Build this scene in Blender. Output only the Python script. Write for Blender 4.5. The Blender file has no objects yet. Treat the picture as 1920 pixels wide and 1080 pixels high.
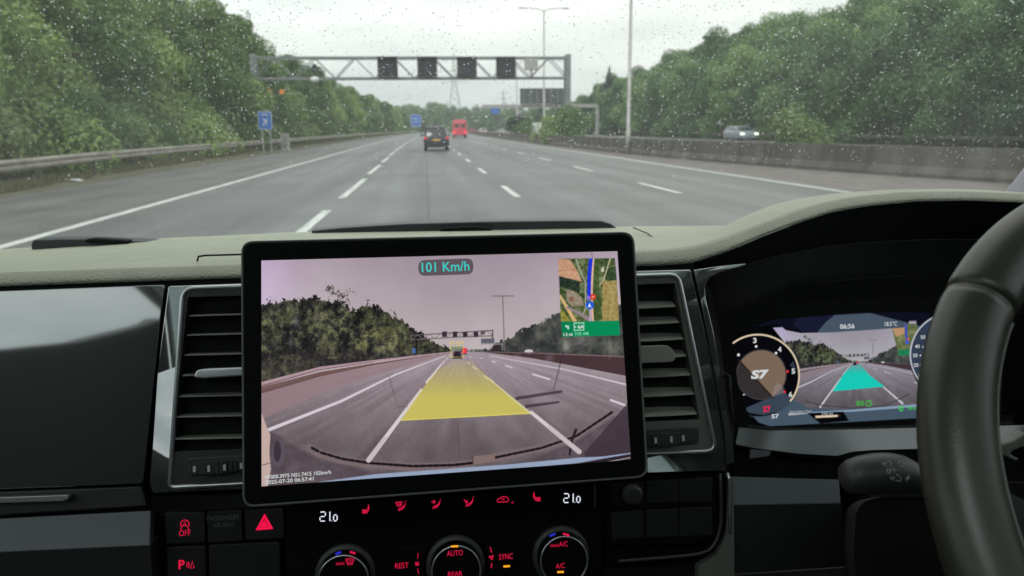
import bpy, bmesh, math, random
import numpy as np
from mathutils import Vector, Matrix
from math import radians as R, sin, cos, pi, tan, sqrt, atan2

S = bpy.context.scene
COL = S.collection
# ------------------------------------------------------------------ camera, world, sun, exposure
F = 1380.0                      # focal length in pixels of the 1920 wide photograph
H = 1.46                        # eye height above the road
YAW, PITCH, ROLL = 6.45, 12.24, 0.60
y_, p_, r_ = R(YAW), R(PITCH), R(ROLL)
FWD = Vector((sin(y_) * cos(p_), cos(y_) * cos(p_), -sin(p_)))
_r0 = Vector((cos(y_), -sin(y_), 0)); _u0 = _r0.cross(FWD)
RGT = _r0 * cos(r_) - _u0 * sin(r_)
UPV = _u0 * cos(r_) + _r0 * sin(r_)
CAM = Vector((0, 0, H))
cd = bpy.data.cameras.new('camera'); cam = bpy.data.objects.new('camera', cd); COL.objects.link(cam)
m = Matrix((RGT, UPV, -FWD)).transposed().to_4x4(); m.translation = CAM
cam.matrix_world = m
cd.sensor_width = 36; cd.lens = 36 * F / 1920
cd.clip_start = 0.02; cd.clip_end = 6000
cd.dof.use_dof = True; cd.dof.focus_distance = 0.62; cd.dof.aperture_fstop = 11.5
S.camera = cam

SUN_EL, SUN_ROT = 48, 25
w = bpy.data.worlds.new('World'); S.world = w; w.use_nodes = True
nt = w.node_tree; N = nt.nodes; L = nt.links; N.clear()
out = N.new('ShaderNodeOutputWorld')
sky = N.new('ShaderNodeTexSky'); sky.sky_type = 'NISHITA'; sky.sun_disc = False
sky.sun_elevation = R(SUN_EL); sky.sun_rotation = R(SUN_ROT); sky.air_density = 2; sky.dust_density = 4
b1 = N.new('ShaderNodeBackground'); b1.inputs[1].default_value = 0.10; L.new(sky.outputs[0], b1.inputs[0])
tc = N.new('ShaderNodeTexCoord'); mp = N.new('ShaderNodeMapping'); mp.inputs['Scale'].default_value = (1.0, 1.0, 4.5)
L.new(tc.outputs['Generated'], mp.inputs[0])
nz = N.new('ShaderNodeTexNoise'); nz.inputs['Scale'].default_value = 2.6; nz.inputs['Detail'].default_value = 7; nz.inputs['Roughness'].default_value = .55
L.new(mp.outputs[0], nz.inputs[0])
cr = N.new('ShaderNodeValToRGB'); L.new(nz.outputs[0], cr.inputs[0])
cr.color_ramp.elements[0].position = .34; cr.color_ramp.elements[0].color = (.53, .57, .59, 1)
cr.color_ramp.elements[1].position = .66; cr.color_ramp.elements[1].color = (.83, .85, .83, 1)
b2 = N.new('ShaderNodeBackground'); b2.inputs[1].default_value = 1.12; L.new(cr.outputs[0], b2.inputs[0])
mx = N.new('ShaderNodeMixShader'); mx.inputs[0].default_value = 0.9
L.new(b1.outputs[0], mx.inputs[1]); L.new(b2.outputs[0], mx.inputs[2]); L.new(mx.outputs[0], out.inputs[0])
sd = bpy.data.lights.new('sun', 'SUN'); sd.energy = 0.9; sd.angle = R(25); sd.color = (1, .97, .92)
so = bpy.data.objects.new('sun', sd); COL.objects.link(so)
so.rotation_euler = (R(90 - SUN_EL), 0, R(180 - SUN_ROT + 180)); so.location = (0, 0, 60)
S.view_settings.view_transform = 'Standard'; S.view_settings.look = 'None'
EXPO = 0.55
S.view_settings.exposure = EXPO; S.view_settings.gamma = 1
S.cycles.use_denoising = True
S.cycles.max_bounces = 10; S.cycles.transparent_max_bounces = 24; S.cycles.diffuse_bounces = 4
S.cycles.caustics_refractive = False; S.cycles.caustics_reflective = False
S.cycles.sample_clamp_indirect = 4

random.seed(7); rng = np.random.default_rng(7)

# ------------------------------------------------------------------ helpers
def s2l(c):
    return tuple((x / 255 / 12.92) if x / 255 <= .04045 else ((x / 255 + .055) / 1.055) ** 2.4 for x in c)
def ray(px, py):
    return (px - 960) / F * RGT - (py - 540) / F * UPV + FWD
def at(px, py, Y):                       # the point at forward distance Y that the photo shows at a pixel
    r = ray(px, py); return CAM + r * (Y / r.y)
def gnd(px, py, z=0):
    r = ray(px, py); return CAM + r * ((z - H) / r.z)
def mpp(P):
    return (P - CAM).dot(FWD) / F
class Frame:                             # a tilted plane facing the cabin
    def __init__(s, P0, deg):
        a = R(deg); s.P0 = Vector(P0) + CAM; s.n = Vector((0, -cos(a), sin(a))); s.ex = Vector((1, 0, 0)); s.ey = Vector((0, sin(a), cos(a)))
    def pt(s, px, py, off=0):
        r = ray(px, py); t = ((s.P0 + s.n * off - CAM).dot(s.n)) / r.dot(s.n); return CAM + r * t

def link(name, me, mat=None, parent=None, smooth=False):
    o = bpy.data.objects.new(name, me); COL.objects.link(o)
    if mat: me.materials.append(mat)
    if smooth:
        me.polygons.foreach_set('use_smooth', [True] * len(me.polygons))
    if parent:
        o.parent = parent
        if parent.type == 'EMPTY': o.matrix_parent_inverse = Matrix.Translation(-parent.location)
    return o
def tag(o, label, cat, group=None, kind=None):
    if label: o['label'] = label
    if cat: o['category'] = cat
    if group: o['group'] = group
    if kind: o['kind'] = kind
    return o
def thing(name, label, cat, loc=(0, 0, 0), group=None):
    o = bpy.data.objects.new(name, None); COL.objects.link(o); o.location = loc; o.empty_display_size = .1
    return tag(o, label, cat, group)
def dup(root, loc, rz=None, label=None, scale=None):
    def cp(o, par):
        c = o.copy(); COL.objects.link(c)
        if par: c.parent = par
        for ch in kids[o.name]: cp(ch, c)
        return c
    kids = {}
    def rec(o):
        kids[o.name] = list(o.children)
        for c in o.children: rec(c)
    rec(root)
    r = cp(root, None); r.location = loc
    if rz is not None: r.rotation_euler = (0, 0, rz)
    if label: r['label'] = label
    if scale: r.scale = scale
    return r

class MB:
    def __init__(s): s.v = []; s.f = []
    def add(s, vs, fs):
        b = len(s.v); s.v += [tuple(x) for x in vs]; s.f += [tuple(i + b for i in f) for f in fs]; return s
    def box(s, c, d, rot=None):
        c = Vector(c); vs = []
        for x in (-.5, .5):
            for y in (-.5, .5):
                for z in (-.5, .5):
                    p = Vector((x * d[0], y * d[1], z * d[2]))
                    if rot: p = rot @ p
                    vs.append(c + p)
        return s.add(vs, [(0, 1, 3, 2), (4, 6, 7, 5), (0, 4, 5, 1), (2, 3, 7, 6), (0, 2, 6, 4), (1, 5, 7, 3)])
    def tube(s, pts, r, n=8, closed=False, cap=True):
        pts = [Vector(p) for p in pts]; k = len(pts); b = len(s.v)
        rr = r if isinstance(r, (list, tuple)) else [r] * k
        ref = None
        for i, p in enumerate(pts):
            a = pts[(i - 1) % k] if (i or closed) else p; c = pts[(i + 1) % k] if (i < k - 1 or closed) else p
            d = (c - a).normalized()
            if ref is None:
                ref = Vector((0, 0, 1)) if abs(d.z) < .9 else Vector((1, 0, 0))
            u = (ref - d * ref.dot(d)).normalized(); v = d.cross(u); ref = u
            for j in range(n):
                q = 2 * pi * j / n; s.v.append(tuple(p + (u * cos(q) + v * sin(q)) * rr[i]))
        for i in range(k if closed else k - 1):
            for j in range(n):
                i2 = (i + 1) % k; j2 = (j + 1) % n
                s.f.append((b + i * n + j, b + i * n + j2, b + i2 * n + j2, b + i2 * n + j))
        if cap and not closed:
            s.f.append(tuple(b + j for j in range(n))[::-1]); s.f.append(tuple(b + (k - 1) * n + j for j in range(n)))
        return s
    def loft(s, rows, closed=False, caps=False):
        n = len(rows[0]); b = len(s.v)
        for r in rows: s.v += [tuple(p) for p in r]
        for i in range(len(rows) - 1):
            for j in range(n if closed else n - 1):
                j2 = (j + 1) % n
                s.f.append((b + i * n + j, b + i * n + j2, b + (i + 1) * n + j2, b + (i + 1) * n + j))
        if caps:
            s.f.append(tuple(b + j for j in range(n))[::-1]); s.f.append(tuple(b + (len(rows) - 1) * n + j for j in range(n)))
        return s
    def prism(s, front, vec):
        n = len(front); vec = Vector(vec); back = [Vector(p) + vec for p in front]; b = len(s.v)
        s.v += [tuple(p) for p in front] + [tuple(p) for p in back]
        s.f.append(tuple(b + i for i in range(n))); s.f.append(tuple(b + n + i for i in range(n))[::-1])
        for i in range(n):
            j = (i + 1) % n; s.f.append((b + i, b + n + i, b + n + j, b + j))
        return s
    def build(s, name, mat=None, parent=None, smooth=False, bevel=0, label=None, seg=2, auto=False):
        me = bpy.data.meshes.new(name); me.from_pydata(s.v, [], s.f)
        bm = bmesh.new(); bm.from_mesh(me); bmesh.ops.recalc_face_normals(bm, faces=bm.faces); bm.to_mesh(me); bm.free()
        o = link(name, me, mat, parent, smooth)
        if bevel:
            md = o.modifiers.new('bevel', 'BEVEL'); md.width = bevel; md.segments = seg; md.limit_method = 'ANGLE'; md.angle_limit = R(40)
            me.polygons.foreach_set('use_smooth', [True] * len(me.polygons))
            wn = o.modifiers.new('wn', 'WEIGHTED_NORMAL'); wn.keep_sharp = False
        if label: o['label'] = label
        return o
def fastmesh(name, verts, quads, mat=None, parent=None, smooth=False, cols=None):
    me = bpy.data.meshes.new(name); verts = np.asarray(verts, np.float32); quads = np.asarray(quads, np.int32); k = quads.shape[1]
    me.vertices.add(len(verts)); me.vertices.foreach_set('co', verts.ravel())
    me.loops.add(quads.size); me.loops.foreach_set('vertex_index', quads.ravel())
    me.polygons.add(len(quads)); me.polygons.foreach_set('loop_start', np.arange(0, quads.size, k, dtype=np.int32))
    me.update(calc_edges=True)
    if cols is not None:
        a = me.color_attributes.new('tint', 'FLOAT_COLOR', 'POINT'); c = np.ones((len(verts), 4), np.float32); c[:, :cols.shape[1]] = cols
        a.data.foreach_set('color', c.ravel())
    me.validate()
    return link(name, me, mat, parent, smooth)
def rounded(pts, r, n=5):
    out = []; k = len(pts); pts = [Vector((p[0], p[1])) for p in pts]
    for i, p in enumerate(pts):
        a = pts[i - 1]; c = pts[(i + 1) % k]
        rr = r[i] if isinstance(r, (list, tuple)) else r
        r1 = min(rr, (a - p).length * .49); r2 = min(rr, (c - p).length * .49)
        A = p + (a - p).normalized() * r1; B = p + (c - p).normalized() * r2
        for t in range(n + 1):
            t /= n; q = A * (1 - t) ** 2 + p * 2 * t * (1 - t) + B * t * t; out.append((q.x, q.y))
    return out
def slab(name, fr, pts, off, th, mat, parent, bevel=0, smooth=False, label=None):
    """panel whose face is a pixel outline on a frame; it is thick away from the cabin"""
    front = [fr.pt(x, y, off) for x, y in pts]
    return MB().prism(front, -fr.n * th).build(name, mat, parent, bevel=bevel, label=label)
def ring(name, fr, outer, inner, off, depth, mat, parent, bevel=0):
    o = [fr.pt(x, y, off) for x, y in outer]; i = [fr.pt(x, y, off) for x, y in inner]
    ib = [p - fr.n * depth for p in i]; ob = [p - fr.n * depth for p in o]
    b = MB(); b.loft([ob, o, i, ib], closed=True)
    return b.build(name, mat, parent, bevel=bevel)
def ptube(name, fr, pts, off, rad, mat, parent, closed=False, n=8):
    return MB().tube([fr.pt(x, y, off) for x, y in pts], rad, n, closed).build(name, mat, parent, smooth=True)
def strokes(name, fr, lines, wpx, mat, parent, off=.0006, closed=False):
    b = MB()
    for ln in lines:
        P = [fr.pt(x, y, off) for x, y in ln]; rad = mpp(P[0]) * wpx / 2
        b.tube(P, rad, 5)
    return b.build(name, mat, parent, smooth=True)
def smoothpath(pts, n=6):
    """Catmull-Rom through pixel or world points"""
    P = [Vector(p) for p in pts]; P = [P[0] * 2 - P[1]] + P + [P[-1] * 2 - P[-2]]; out = []
    for i in range(1, len(P) - 2):
        for t in range(n):
            t /= n; a, b, c, d = P[i - 1:i + 3]
            out.append(.5 * ((2 * b) + (c - a) * t + (2 * a - 5 * b + 4 * c - d) * t * t + (3 * b - a - 3 * c + d) * t ** 3))
    out.append(P[-2]); return out
def text(s, fr, cx, cy, hpx, mat, parent, wpx=None, off=.0008, name='lettering', bold=0, shear=0, rot=0):
    cu = bpy.data.curves.new(name, 'FONT'); cu.body = s; cu.size = 1; cu.offset = bold; cu.shear = shear; cu.resolution_u = 3; cu.align_x = 'CENTER'
    to = bpy.data.objects.new('t', cu); COL.objects.link(to)
    bpy.context.view_layer.update()
    me = bpy.data.meshes.new_from_object(to.evaluated_get(bpy.context.evaluated_depsgraph_get()))
    bpy.data.objects.remove(to); bpy.data.curves.remove(cu)
    P = fr.pt(cx, cy, off); k = mpp(P)
    co = np.empty(len(me.vertices) * 3, np.float32); me.vertices.foreach_get('co', co); co = co.reshape(-1, 3)
    lo, hi = co.min(0), co.max(0); mid = (lo + hi) / 2; sc = hpx * k / max(hi[1] - lo[1], 1e-6) ; sx = sc if wpx is None else wpx * k / max(hi[0] - lo[0], 1e-6)
    x = (co[:, 0] - mid[0]) * sx; y = (co[:, 1] - mid[1]) * sc
    if rot: x, y = x * cos(rot) - y * sin(rot), x * sin(rot) + y * cos(rot)
    W = np.array(P)[None] + x[:, None] * np.array(fr.ex) + y[:, None] * np.array(fr.ey)
    me.vertices.foreach_set('co', W.astype(np.float32).ravel()); me.update(); me.name = name
    return link(name, me, mat, parent)

# ------------------------------------------------------------------ materials
def mat(name, col, rough=.5, metal=0, spec=.5, emit=None, es=1, noise=None, bump=None, coat=0, alpha=None):
    mt = bpy.data.materials.new(name); mt.use_nodes = True; n = mt.node_tree.nodes; l = mt.node_tree.links
    p = n['Principled BSDF']; p.inputs['Base Color'].default_value = (*col, 1); p.inputs['Roughness'].default_value = rough
    p.inputs['Metallic'].default_value = metal; p.inputs['Specular IOR Level'].default_value = spec; p.inputs['Coat Weight'].default_value = coat
    if emit: p.inputs['Emission Color'].default_value = (*emit, 1); p.inputs['Emission Strength'].default_value = es
    t = n.new('ShaderNodeTexCoord')
    if noise:                                    # (scale, amount, detail)
        z = n.new('ShaderNodeTexNoise'); z.inputs['Scale'].default_value = noise[0]; z.inputs['Detail'].default_value = 6
        l.new(t.outputs['Object'], z.inputs[0])
        r = n.new('ShaderNodeValToRGB'); l.new(z.outputs[0], r.inputs[0])
        a = noise[1]; r.color_ramp.elements[0].position = .3; r.color_ramp.elements[1].position = .7
        c2 = noise[2] if len(noise) > 2 else None
        r.color_ramp.elements[0].color = (*[x * (1 - a) for x in col], 1)
        r.color_ramp.elements[1].color = (*(c2 or [min(1, x * (1 + a)) for x in col]), 1)
        l.new(r.outputs[0], p.inputs['Base Color'])
    if bump:                                     # (scale, strength, distance)
        z = n.new('ShaderNodeTexNoise'); z.inputs['Scale'].default_value = bump[0]; z.inputs['Detail'].default_value = 3
        l.new(t.outputs['Object'], z.inputs[0]); b = n.new('ShaderNodeBump'); b.inputs['Strength'].default_value = bump[1]; b.inputs['Distance'].default_value = bump[2]
        l.new(z.outputs[0], b.inputs['Height']); l.new(b.outputs[0], p.inputs['Normal'])
    return mt
def leather(name, col, scale=420, strength=.5, rough=.5, dist=.0006):
    mt = mat(name, col, rough, noise=(30, .06)); n = mt.node_tree.nodes; l = mt.node_tree.links
    v = n.new('ShaderNodeTexVoronoi'); v.inputs['Scale'].default_value = scale; v.feature = 'DISTANCE_TO_EDGE'
    t = n.new('ShaderNodeTexCoord'); l.new(t.outputs['Object'], v.inputs[0])
    b = n.new('ShaderNodeBump'); b.inputs['Strength'].default_value = strength; b.inputs['Distance'].default_value = dist
    l.new(v.outputs[0], b.inputs['Height']); l.new(b.outputs[0], n['Principled BSDF'].inputs['Normal']); return mt
def emis(name, rgb, k=1):
    mt = bpy.data.materials.new(name); mt.use_nodes = True; n = mt.node_tree.nodes; n.clear()
    o = n.new('ShaderNodeOutputMaterial'); e = n.new('ShaderNodeEmission'); e.inputs[0].default_value = (*s2l(rgb), 1); e.inputs[1].default_value = k * 2 ** -EXPO
    mt.node_tree.links.new(e.outputs[0], o.inputs[0]); return mt
def foliage(name, a, b, c):
    mt = bpy.data.materials.new(name); mt.use_nodes = True; n = mt.node_tree.nodes; l = mt.node_tree.links
    p = n['Principled BSDF']; p.inputs['Roughness'].default_value = .6; p.inputs['Specular IOR Level'].default_value = .25
    at_ = n.new('ShaderNodeAttribute'); at_.attribute_name = 'tint'
    oi = n.new('ShaderNodeObjectInfo')
    ad = n.new('ShaderNodeMath'); ad.operation = 'MULTIPLY_ADD'; ad.inputs[1].default_value = .55
    l.new(oi.outputs['Random'], ad.inputs[0])
    sep = n.new('ShaderNodeSeparateColor'); l.new(at_.outputs[0], sep.inputs[0])
    m2 = n.new('ShaderNodeMath'); m2.operation = 'MULTIPLY'; m2.inputs[1].default_value = .55; l.new(sep.outputs[0], m2.inputs[0]); l.new(m2.outputs[0], ad.inputs[2])
    r = n.new('ShaderNodeValToRGB'); l.new(ad.outputs[0], r.inputs[0])
    r.color_ramp.elements[0].color = (*a, 1); r.color_ramp.elements[0].position = .15
    r.color_ramp.elements[1].color = (*c, 1); r.color_ramp.elements[1].position = .95
    e = r.color_ramp.elements.new(.55); e.color = (*b, 1)
    l.new(r.outputs[0], p.inputs['Base Color'])
    tr = n.new('ShaderNodeBsdfTranslucent'); l.new(r.outputs[0], tr.inputs[0])
    mx = n.new('ShaderNodeMixShader'); mx.inputs[0].default_value = .28
    l.new(p.outputs[0], mx.inputs[1]); l.new(tr.outputs[0], mx.inputs[2]); l.new(mx.outputs[0], n['Material Output'].inputs[0]); return mt

M = {}
def streaks(mt, scale, amt):
    n = mt.node_tree.nodes; l = mt.node_tree.links; p = n['Principled BSDF']; src = p.inputs['Base Color'].links[0].from_socket
    t = n.new('ShaderNodeTexCoord'); mp_ = n.new('ShaderNodeMapping'); mp_.inputs['Scale'].default_value = scale; l.new(t.outputs['Object'], mp_.inputs[0])
    z = n.new('ShaderNodeTexNoise'); z.inputs['Scale'].default_value = 1; z.inputs['Detail'].default_value = 4; l.new(mp_.outputs[0], z.inputs[0])
    r = n.new('ShaderNodeMapRange'); r.inputs[1].default_value = .3; r.inputs[2].default_value = .7; r.inputs[3].default_value = 1 - amt; r.inputs[4].default_value = 1 + amt * .6; l.new(z.outputs[0], r.inputs[0])
    mm = n.new('ShaderNodeVectorMath'); mm.operation = 'SCALE'; l.new(src, mm.inputs[0]); l.new(r.outputs[0], mm.inputs['Scale']); l.new(mm.outputs[0], p.inputs['Base Color']); return mt
M['asphalt'] = mat('asphalt', (.118, .121, .122), .5, spec=.5, noise=(.35, .22), bump=(90, .35, .004))
M['shoulder'] = mat('shoulder_asphalt', (.12, .118, .115), .6, noise=(.5, .25), bump=(70, .35, .004))
M['white_line'] = mat('road_paint', (.62, .63, .60), .6, noise=(14, .14))
M['dirt'] = mat('verge_dirt', (.125, .098, .075), .9, noise=(1.2, .35, (.125, .13, .07)), bump=(25, .6, .03))
streaks(M['asphalt'], (1.1, .03, 1), .5); streaks(M['shoulder'], (1.3, .05, 1), .3); streaks(M['white_line'], (9, 1.5, 1), .28)
M['grass'] = mat('grass_bank', (.035, .055, .02), .9, noise=(.5, .4, (.08, .10, .035)), bump=(10, .8, .1))
M['gravel'] = mat('median_gravel', (.16, .14, .13), .9, noise=(1.5, .25), bump=(60, .6, .01))
M['concrete'] = mat('stained_concrete', (.10, .087, .080), .85, noise=(1.1, .35, (.14, .125, .115)), bump=(40, .4, .006))
streaks(M['concrete'], (1.2, 1.6, .25), .35)
M['galv'] = mat('galvanised_steel', (.42, .41, .39), .5, .35, noise=(6, .2))
M['rail'] = mat('weathered_rail', (.36, .33, .29), .6, .15, noise=(2.5, .22)); streaks(M['rail'], (1, .8, 6), .3)
M['post'] = mat('brown_rail_post', (.09, .07, .055), .8)
M['gantry'] = mat('gantry_paint', (.23, .25, .245), .6, noise=(1, .12))
M['panel_black'] = mat('signal_panel_black', (.022, .022, .035), .6)
M['grey_panel'] = mat('dark_grey_panel', (.07, .08, .085), .6)
M['blue_sign'] = mat('blue_sign_face', (.03, .15, .55), .4)
M['white'] = mat('white_face', (.8, .8, .8), .4)
M['amber'] = emis('amber_lamp', (225, 145, 75), .8)
M['bark'] = mat('bark', (.07, .055, .04), .9, noise=(8, .3))
M['leaf'] = foliage('broad_leaves', (.045, .100, .040), (.15, .26, .080), (.36, .48, .16))
M['leafr'] = foliage('bank_leaves', (.036, .088, .036), (.115, .22, .078), (.26, .40, .14))
M['leafd'] = foliage('dark_needles', (.030, .048, .038), (.045, .068, .050), (.065, .09, .062))
M['leafy'] = foliage('pale_leaves', (.13, .20, .07), (.22, .30, .11), (.34, .42, .17))
M['tyre'] = mat('tyre', (.02, .02, .02), .8)
M['rim'] = mat('rim', (.4, .4, .42), .3, .8)
M['carglass'] = mat('car_glass', (.03, .035, .04), .08, spec=.8)
M['taillamp'] = mat('tail_lamp', (.6, .03, .05), .3, emit=s2l((230, 40, 70)), es=.3)
M['brake'] = mat('lit_lamp', (.8, .05, .08), .3, emit=s2l((255, 70, 90)), es=.9)
M['plate'] = mat('yellow_plate', (.75, .42, .03), .5)
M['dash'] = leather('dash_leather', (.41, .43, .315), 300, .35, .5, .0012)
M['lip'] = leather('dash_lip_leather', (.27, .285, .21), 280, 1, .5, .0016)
def gloss(name, col, mixf, rough=.06):
    mt = bpy.data.materials.new(name); mt.use_nodes = True; n = mt.node_tree.nodes; l = mt.node_tree.links
    p = n['Principled BSDF']; p.inputs['Base Color'].default_value = (*col, 1); p.inputs['Roughness'].default_value = .4
    g = n.new('ShaderNodeBsdfGlossy'); g.inputs['Roughness'].default_value = rough; g.inputs[0].default_value = (.86, .93, .92, 1)
    fr = n.new('ShaderNodeFresnel'); fr.inputs[0].default_value = 1.5
    ma = n.new('ShaderNodeMath'); ma.operation = 'ADD'; ma.inputs[1].default_value = mixf; ma.use_clamp = True; l.new(fr.outputs[0], ma.inputs[0])
    mx = n.new('ShaderNodeMixShader'); l.new(ma.outputs[0], mx.inputs[0]); l.new(p.outputs[0], mx.inputs[1]); l.new(g.outputs[0], mx.inputs[2])
    l.new(mx.outputs[0], n['Material Output'].inputs[0]); return mt
M['piano'] = gloss('piano_black', (.022, .026, .024), .30, .04)
M['ledge'] = gloss('ledge_gloss_black', (.018, .021, .022), .06, .10)
M['piano2'] = gloss('dark_lacquer', (.010, .011, .012), .05, .12)
M['silver'] = mat('satin_silver', (.62, .66, .66), .28, .9)
M['chrome'] = mat('chrome_edge', (.52, .55, .55), .3, .9)
M['plastic'] = mat('dark_plastic', (.028, .031, .027), .45, noise=(200, .1))
M['greyplastic'] = mat('grey_plastic', (.11, .115, .097), .5)
M['slat'] = mat('vent_slat_plastic', (.24, .25, .205), .45)
M['black'] = mat('matte_black', (.006, .006, .006), .7, spec=.2)
M['hood'] = mat('hood_lining', (.013, .014, .013), .75, spec=.15)
M['slate'] = mat('slate_trim', (.060, .070, .080), .5)
M['bezel'] = mat('tablet_bezel', (.003, .003, .003), .5, spec=.08)
M['rimleather'] = leather('wheel_leather', (.030, .033, .021), 420, .3, .36, .0003)
M['lining'] = mat('roof_lining', (.55, .55, .52), .9)
M['cabin'] = mat('cabin_trim', (.045, .05, .047), .8)
M['pillar'] = mat('pillar_trim', (.42, .40, .46), .8)  # pale lavender stands in for a windscreen reflection at the right edge
M['rubber'] = mat('wiper_rubber', (.022, .028, .034), .45)
M['red'] = emis('red_backlight', (225, 28, 72), .9)
M['redhi'] = emis('red_hazard', (245, 20, 75), 1)
M['dimred'] = emis('dim_red', (150, 30, 55), .8)
M['whitelit'] = emis('white_digits', (235, 238, 255), 1)
M['amberlit'] = emis('amber_led', (255, 170, 40), 1)
M['bluelit'] = emis('blue_led', (45, 50, 210), .9)
M['cyan'] = emis('cyan_text', (60, 205, 200), 1)
M['yellowlit'] = emis('yellow_text', (225, 195, 90), 1)
M['screenwhite'] = emis('screen_white', (215, 220, 220), .9)
M['mutewhite'] = emis('pale_text', (180, 165, 165), .9)
M['green'] = emis('green_text', (60, 215, 70), .9)
M['palegreen'] = emis('pale_green_text', (140, 225, 180), .9)
M['inkgrey'] = mat('grey_print', (.10, .104, .108), .6)
M['switch'] = mat('switch_face', (.0085, .009, .0085), .55, spec=.3)
M['iconwhite'] = mat('white_print', (.55, .57, .52), .5)
M['pill'] = emis('pill_badge', (98, 88, 96), .9)

# ------------------------------------------------------------------ the ground and the road
def cx(Y):                                # the motorway bends gently to the right
    return 0 if Y < 60 else ((Y - 60) ** 2 / 10000 if Y < 500 else 19.36 + (Y - 500) * .088)
YS = [-40, -20, 0, 6, 12, 18, 24, 30, 36, 42, 50, 60, 75, 90, 110, 130, 150, 175, 200, 230, 260, 300, 350, 400, 450, 500, 650, 900, 1500, 3500]
def lerp(tbl, y):
    if y <= tbl[0][0]: return tbl[0][1]
    for (a, b), (c, d) in zip(tbl, tbl[1:]):
        if y <= c: return b + (d - b) * (y - a) / (c - a)
    return tbl[-1][1]
WALL = [(0, 16.2), (10, 15.7), (17, 14.6), (21, 13.6), (28, 12.4), (40, 11.4), (60, 11.1), (100, 11.0)]
BARR = [(0, -9.8), (12, -10.4), (21, -11.0), (27, -11.6), (33, -11.9), (41, -12.1), (60, -12.2), (100, -12.2)]
def wallx(Y): return lerp(WALL, Y) + cx(Y)
def barx(Y): return lerp(BARR, Y) + cx(Y)
def strip(name, xa, xb, z, mt, ys=YS, za=None, nx=1):
    b = MB(); rows = []
    for Y in ys:
        a, c = xa(Y), xb(Y)
        rows.append([(a + (c - a) * i / nx, Y, z + (za(a + (c - a) * i / nx, Y) if za else 0)) for i in range(nx + 1)])
    b.loft(rows); o = b.build(name, mt); tag(o, None, None, kind='structure'); return o
def gh(u):
    sm = lambda t: max(0, min(1, t)) ** 2 * (3 - 2 * max(0, min(1, t)))
    return -.06 + (7 * sm((u - 36) / 30) if u > 0 else 2.2 * sm((-u - 13.5) / 14))
us = [-2500, -800, -300, -120, -60, -40, -30, -25, -20, -17, -15, -13, -9, 0, 20, 33, 36, 40, 45, 50, 56, 62, 70, 100, 300, 800, 2500]
b = MB(); b.loft([[(u + cx(Y), Y, gh(u)) for u in us] for Y in YS])
tag(b.build('ground', M['grass'], smooth=True), None, None, kind='structure')
strip('road', lambda Y: -5.72 + cx(Y), lambda Y: 9.6 + cx(Y), 0, M['asphalt'])
strip('hard_shoulder', lambda Y: -9.75 + cx(Y), lambda Y: -5.72 + cx(Y), 0, M['shoulder'])
strip('verge', lambda Y: -13.6 + cx(Y), lambda Y: -9.75 + cx(Y), -.01, M['dirt'])
strip('central_reservation', lambda Y: 9.6 + cx(Y), lambda Y: wallx(Y) + 2.4, -.004, M['gravel'])
strip('opposite_road', lambda Y: wallx(Y) + 2.4, lambda Y: max(33, wallx(Y) + 18) + cx(Y), 0, M['asphalt'])
b = MB()
def seg_line(X, y0, y1, wd, n=1):
    for i in range(n):
        a = y0 + (y1 - y0) * i / n; c = y0 + (y1 - y0) * (i + 1) / n
        b.add([(X + cx(a) - wd / 2, a, .005), (X + cx(a) + wd / 2, a, .005), (X + cx(c) + wd / 2, c, .005), (X + cx(c) - wd / 2, c, .005)], [(0, 1, 2, 3)])
seg_line(-5.6, -10, 60, .2, 1); seg_line(-5.6, 60, 420, .2, 36)
seg_line(9.22, -10, 60, .16, 1); seg_line(9.22, 60, 420, .16, 36)
for k in range(-1, 40):
    y0 = 16.5 + 9 * k; X = -1.86 - min(.25, max(0, y0 - 15) * .008); seg_line(X, y0, y0 + 6.5, .16)
    seg_line(1.95, 15.9 + 8.9 * k, 19.1 + 8.9 * k, .15)
    seg_line(5.62, 16.0 + 8.9 * k, 19.3 + 8.9 * k, .15)
    seg_line(20.5, 12 + 9 * k, 15 + 9 * k, .15); seg_line(24.2, 12 + 9 * k, 15 + 9 * k, .15); seg_line(27.9, 12 + 9 * k, 15 + 9 * k, .15)
tag(b.build('lane_markings', M['white_line']), None, None, kind='structure')
# tar seam in the lane
b = MB(); b.add([(-.01, 6, .003), (.015, 6, .003), (.05, 60, .003), (.02, 60, .003)], [(0, 1, 2, 3)])
tag(b.build('road_seam', mat('tar_seam', (.085, .085, .085), .7)), None, None, kind='structure')

# concrete wall in the central reservation
yw = [0, 5, 10, 14, 17, 21, 25, 30, 36, 44, 60, 80, 110, 150, 200, 260, 330, 420]
prof = [(-.27, 0), (-.27, .1), (-.13, .3), (-.09, .84), (.09, .84), (.13, .3), (.27, .1), (.27, 0)]
b = MB(); b.loft([[(wallx(Y) + dx, Y, z) for dx, z in prof] for Y in yw])
o = b.build('concrete_barrier', M['concrete']); tag(o, 'long stained brown grey concrete wall along the central reservation', 'barrier')
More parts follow.
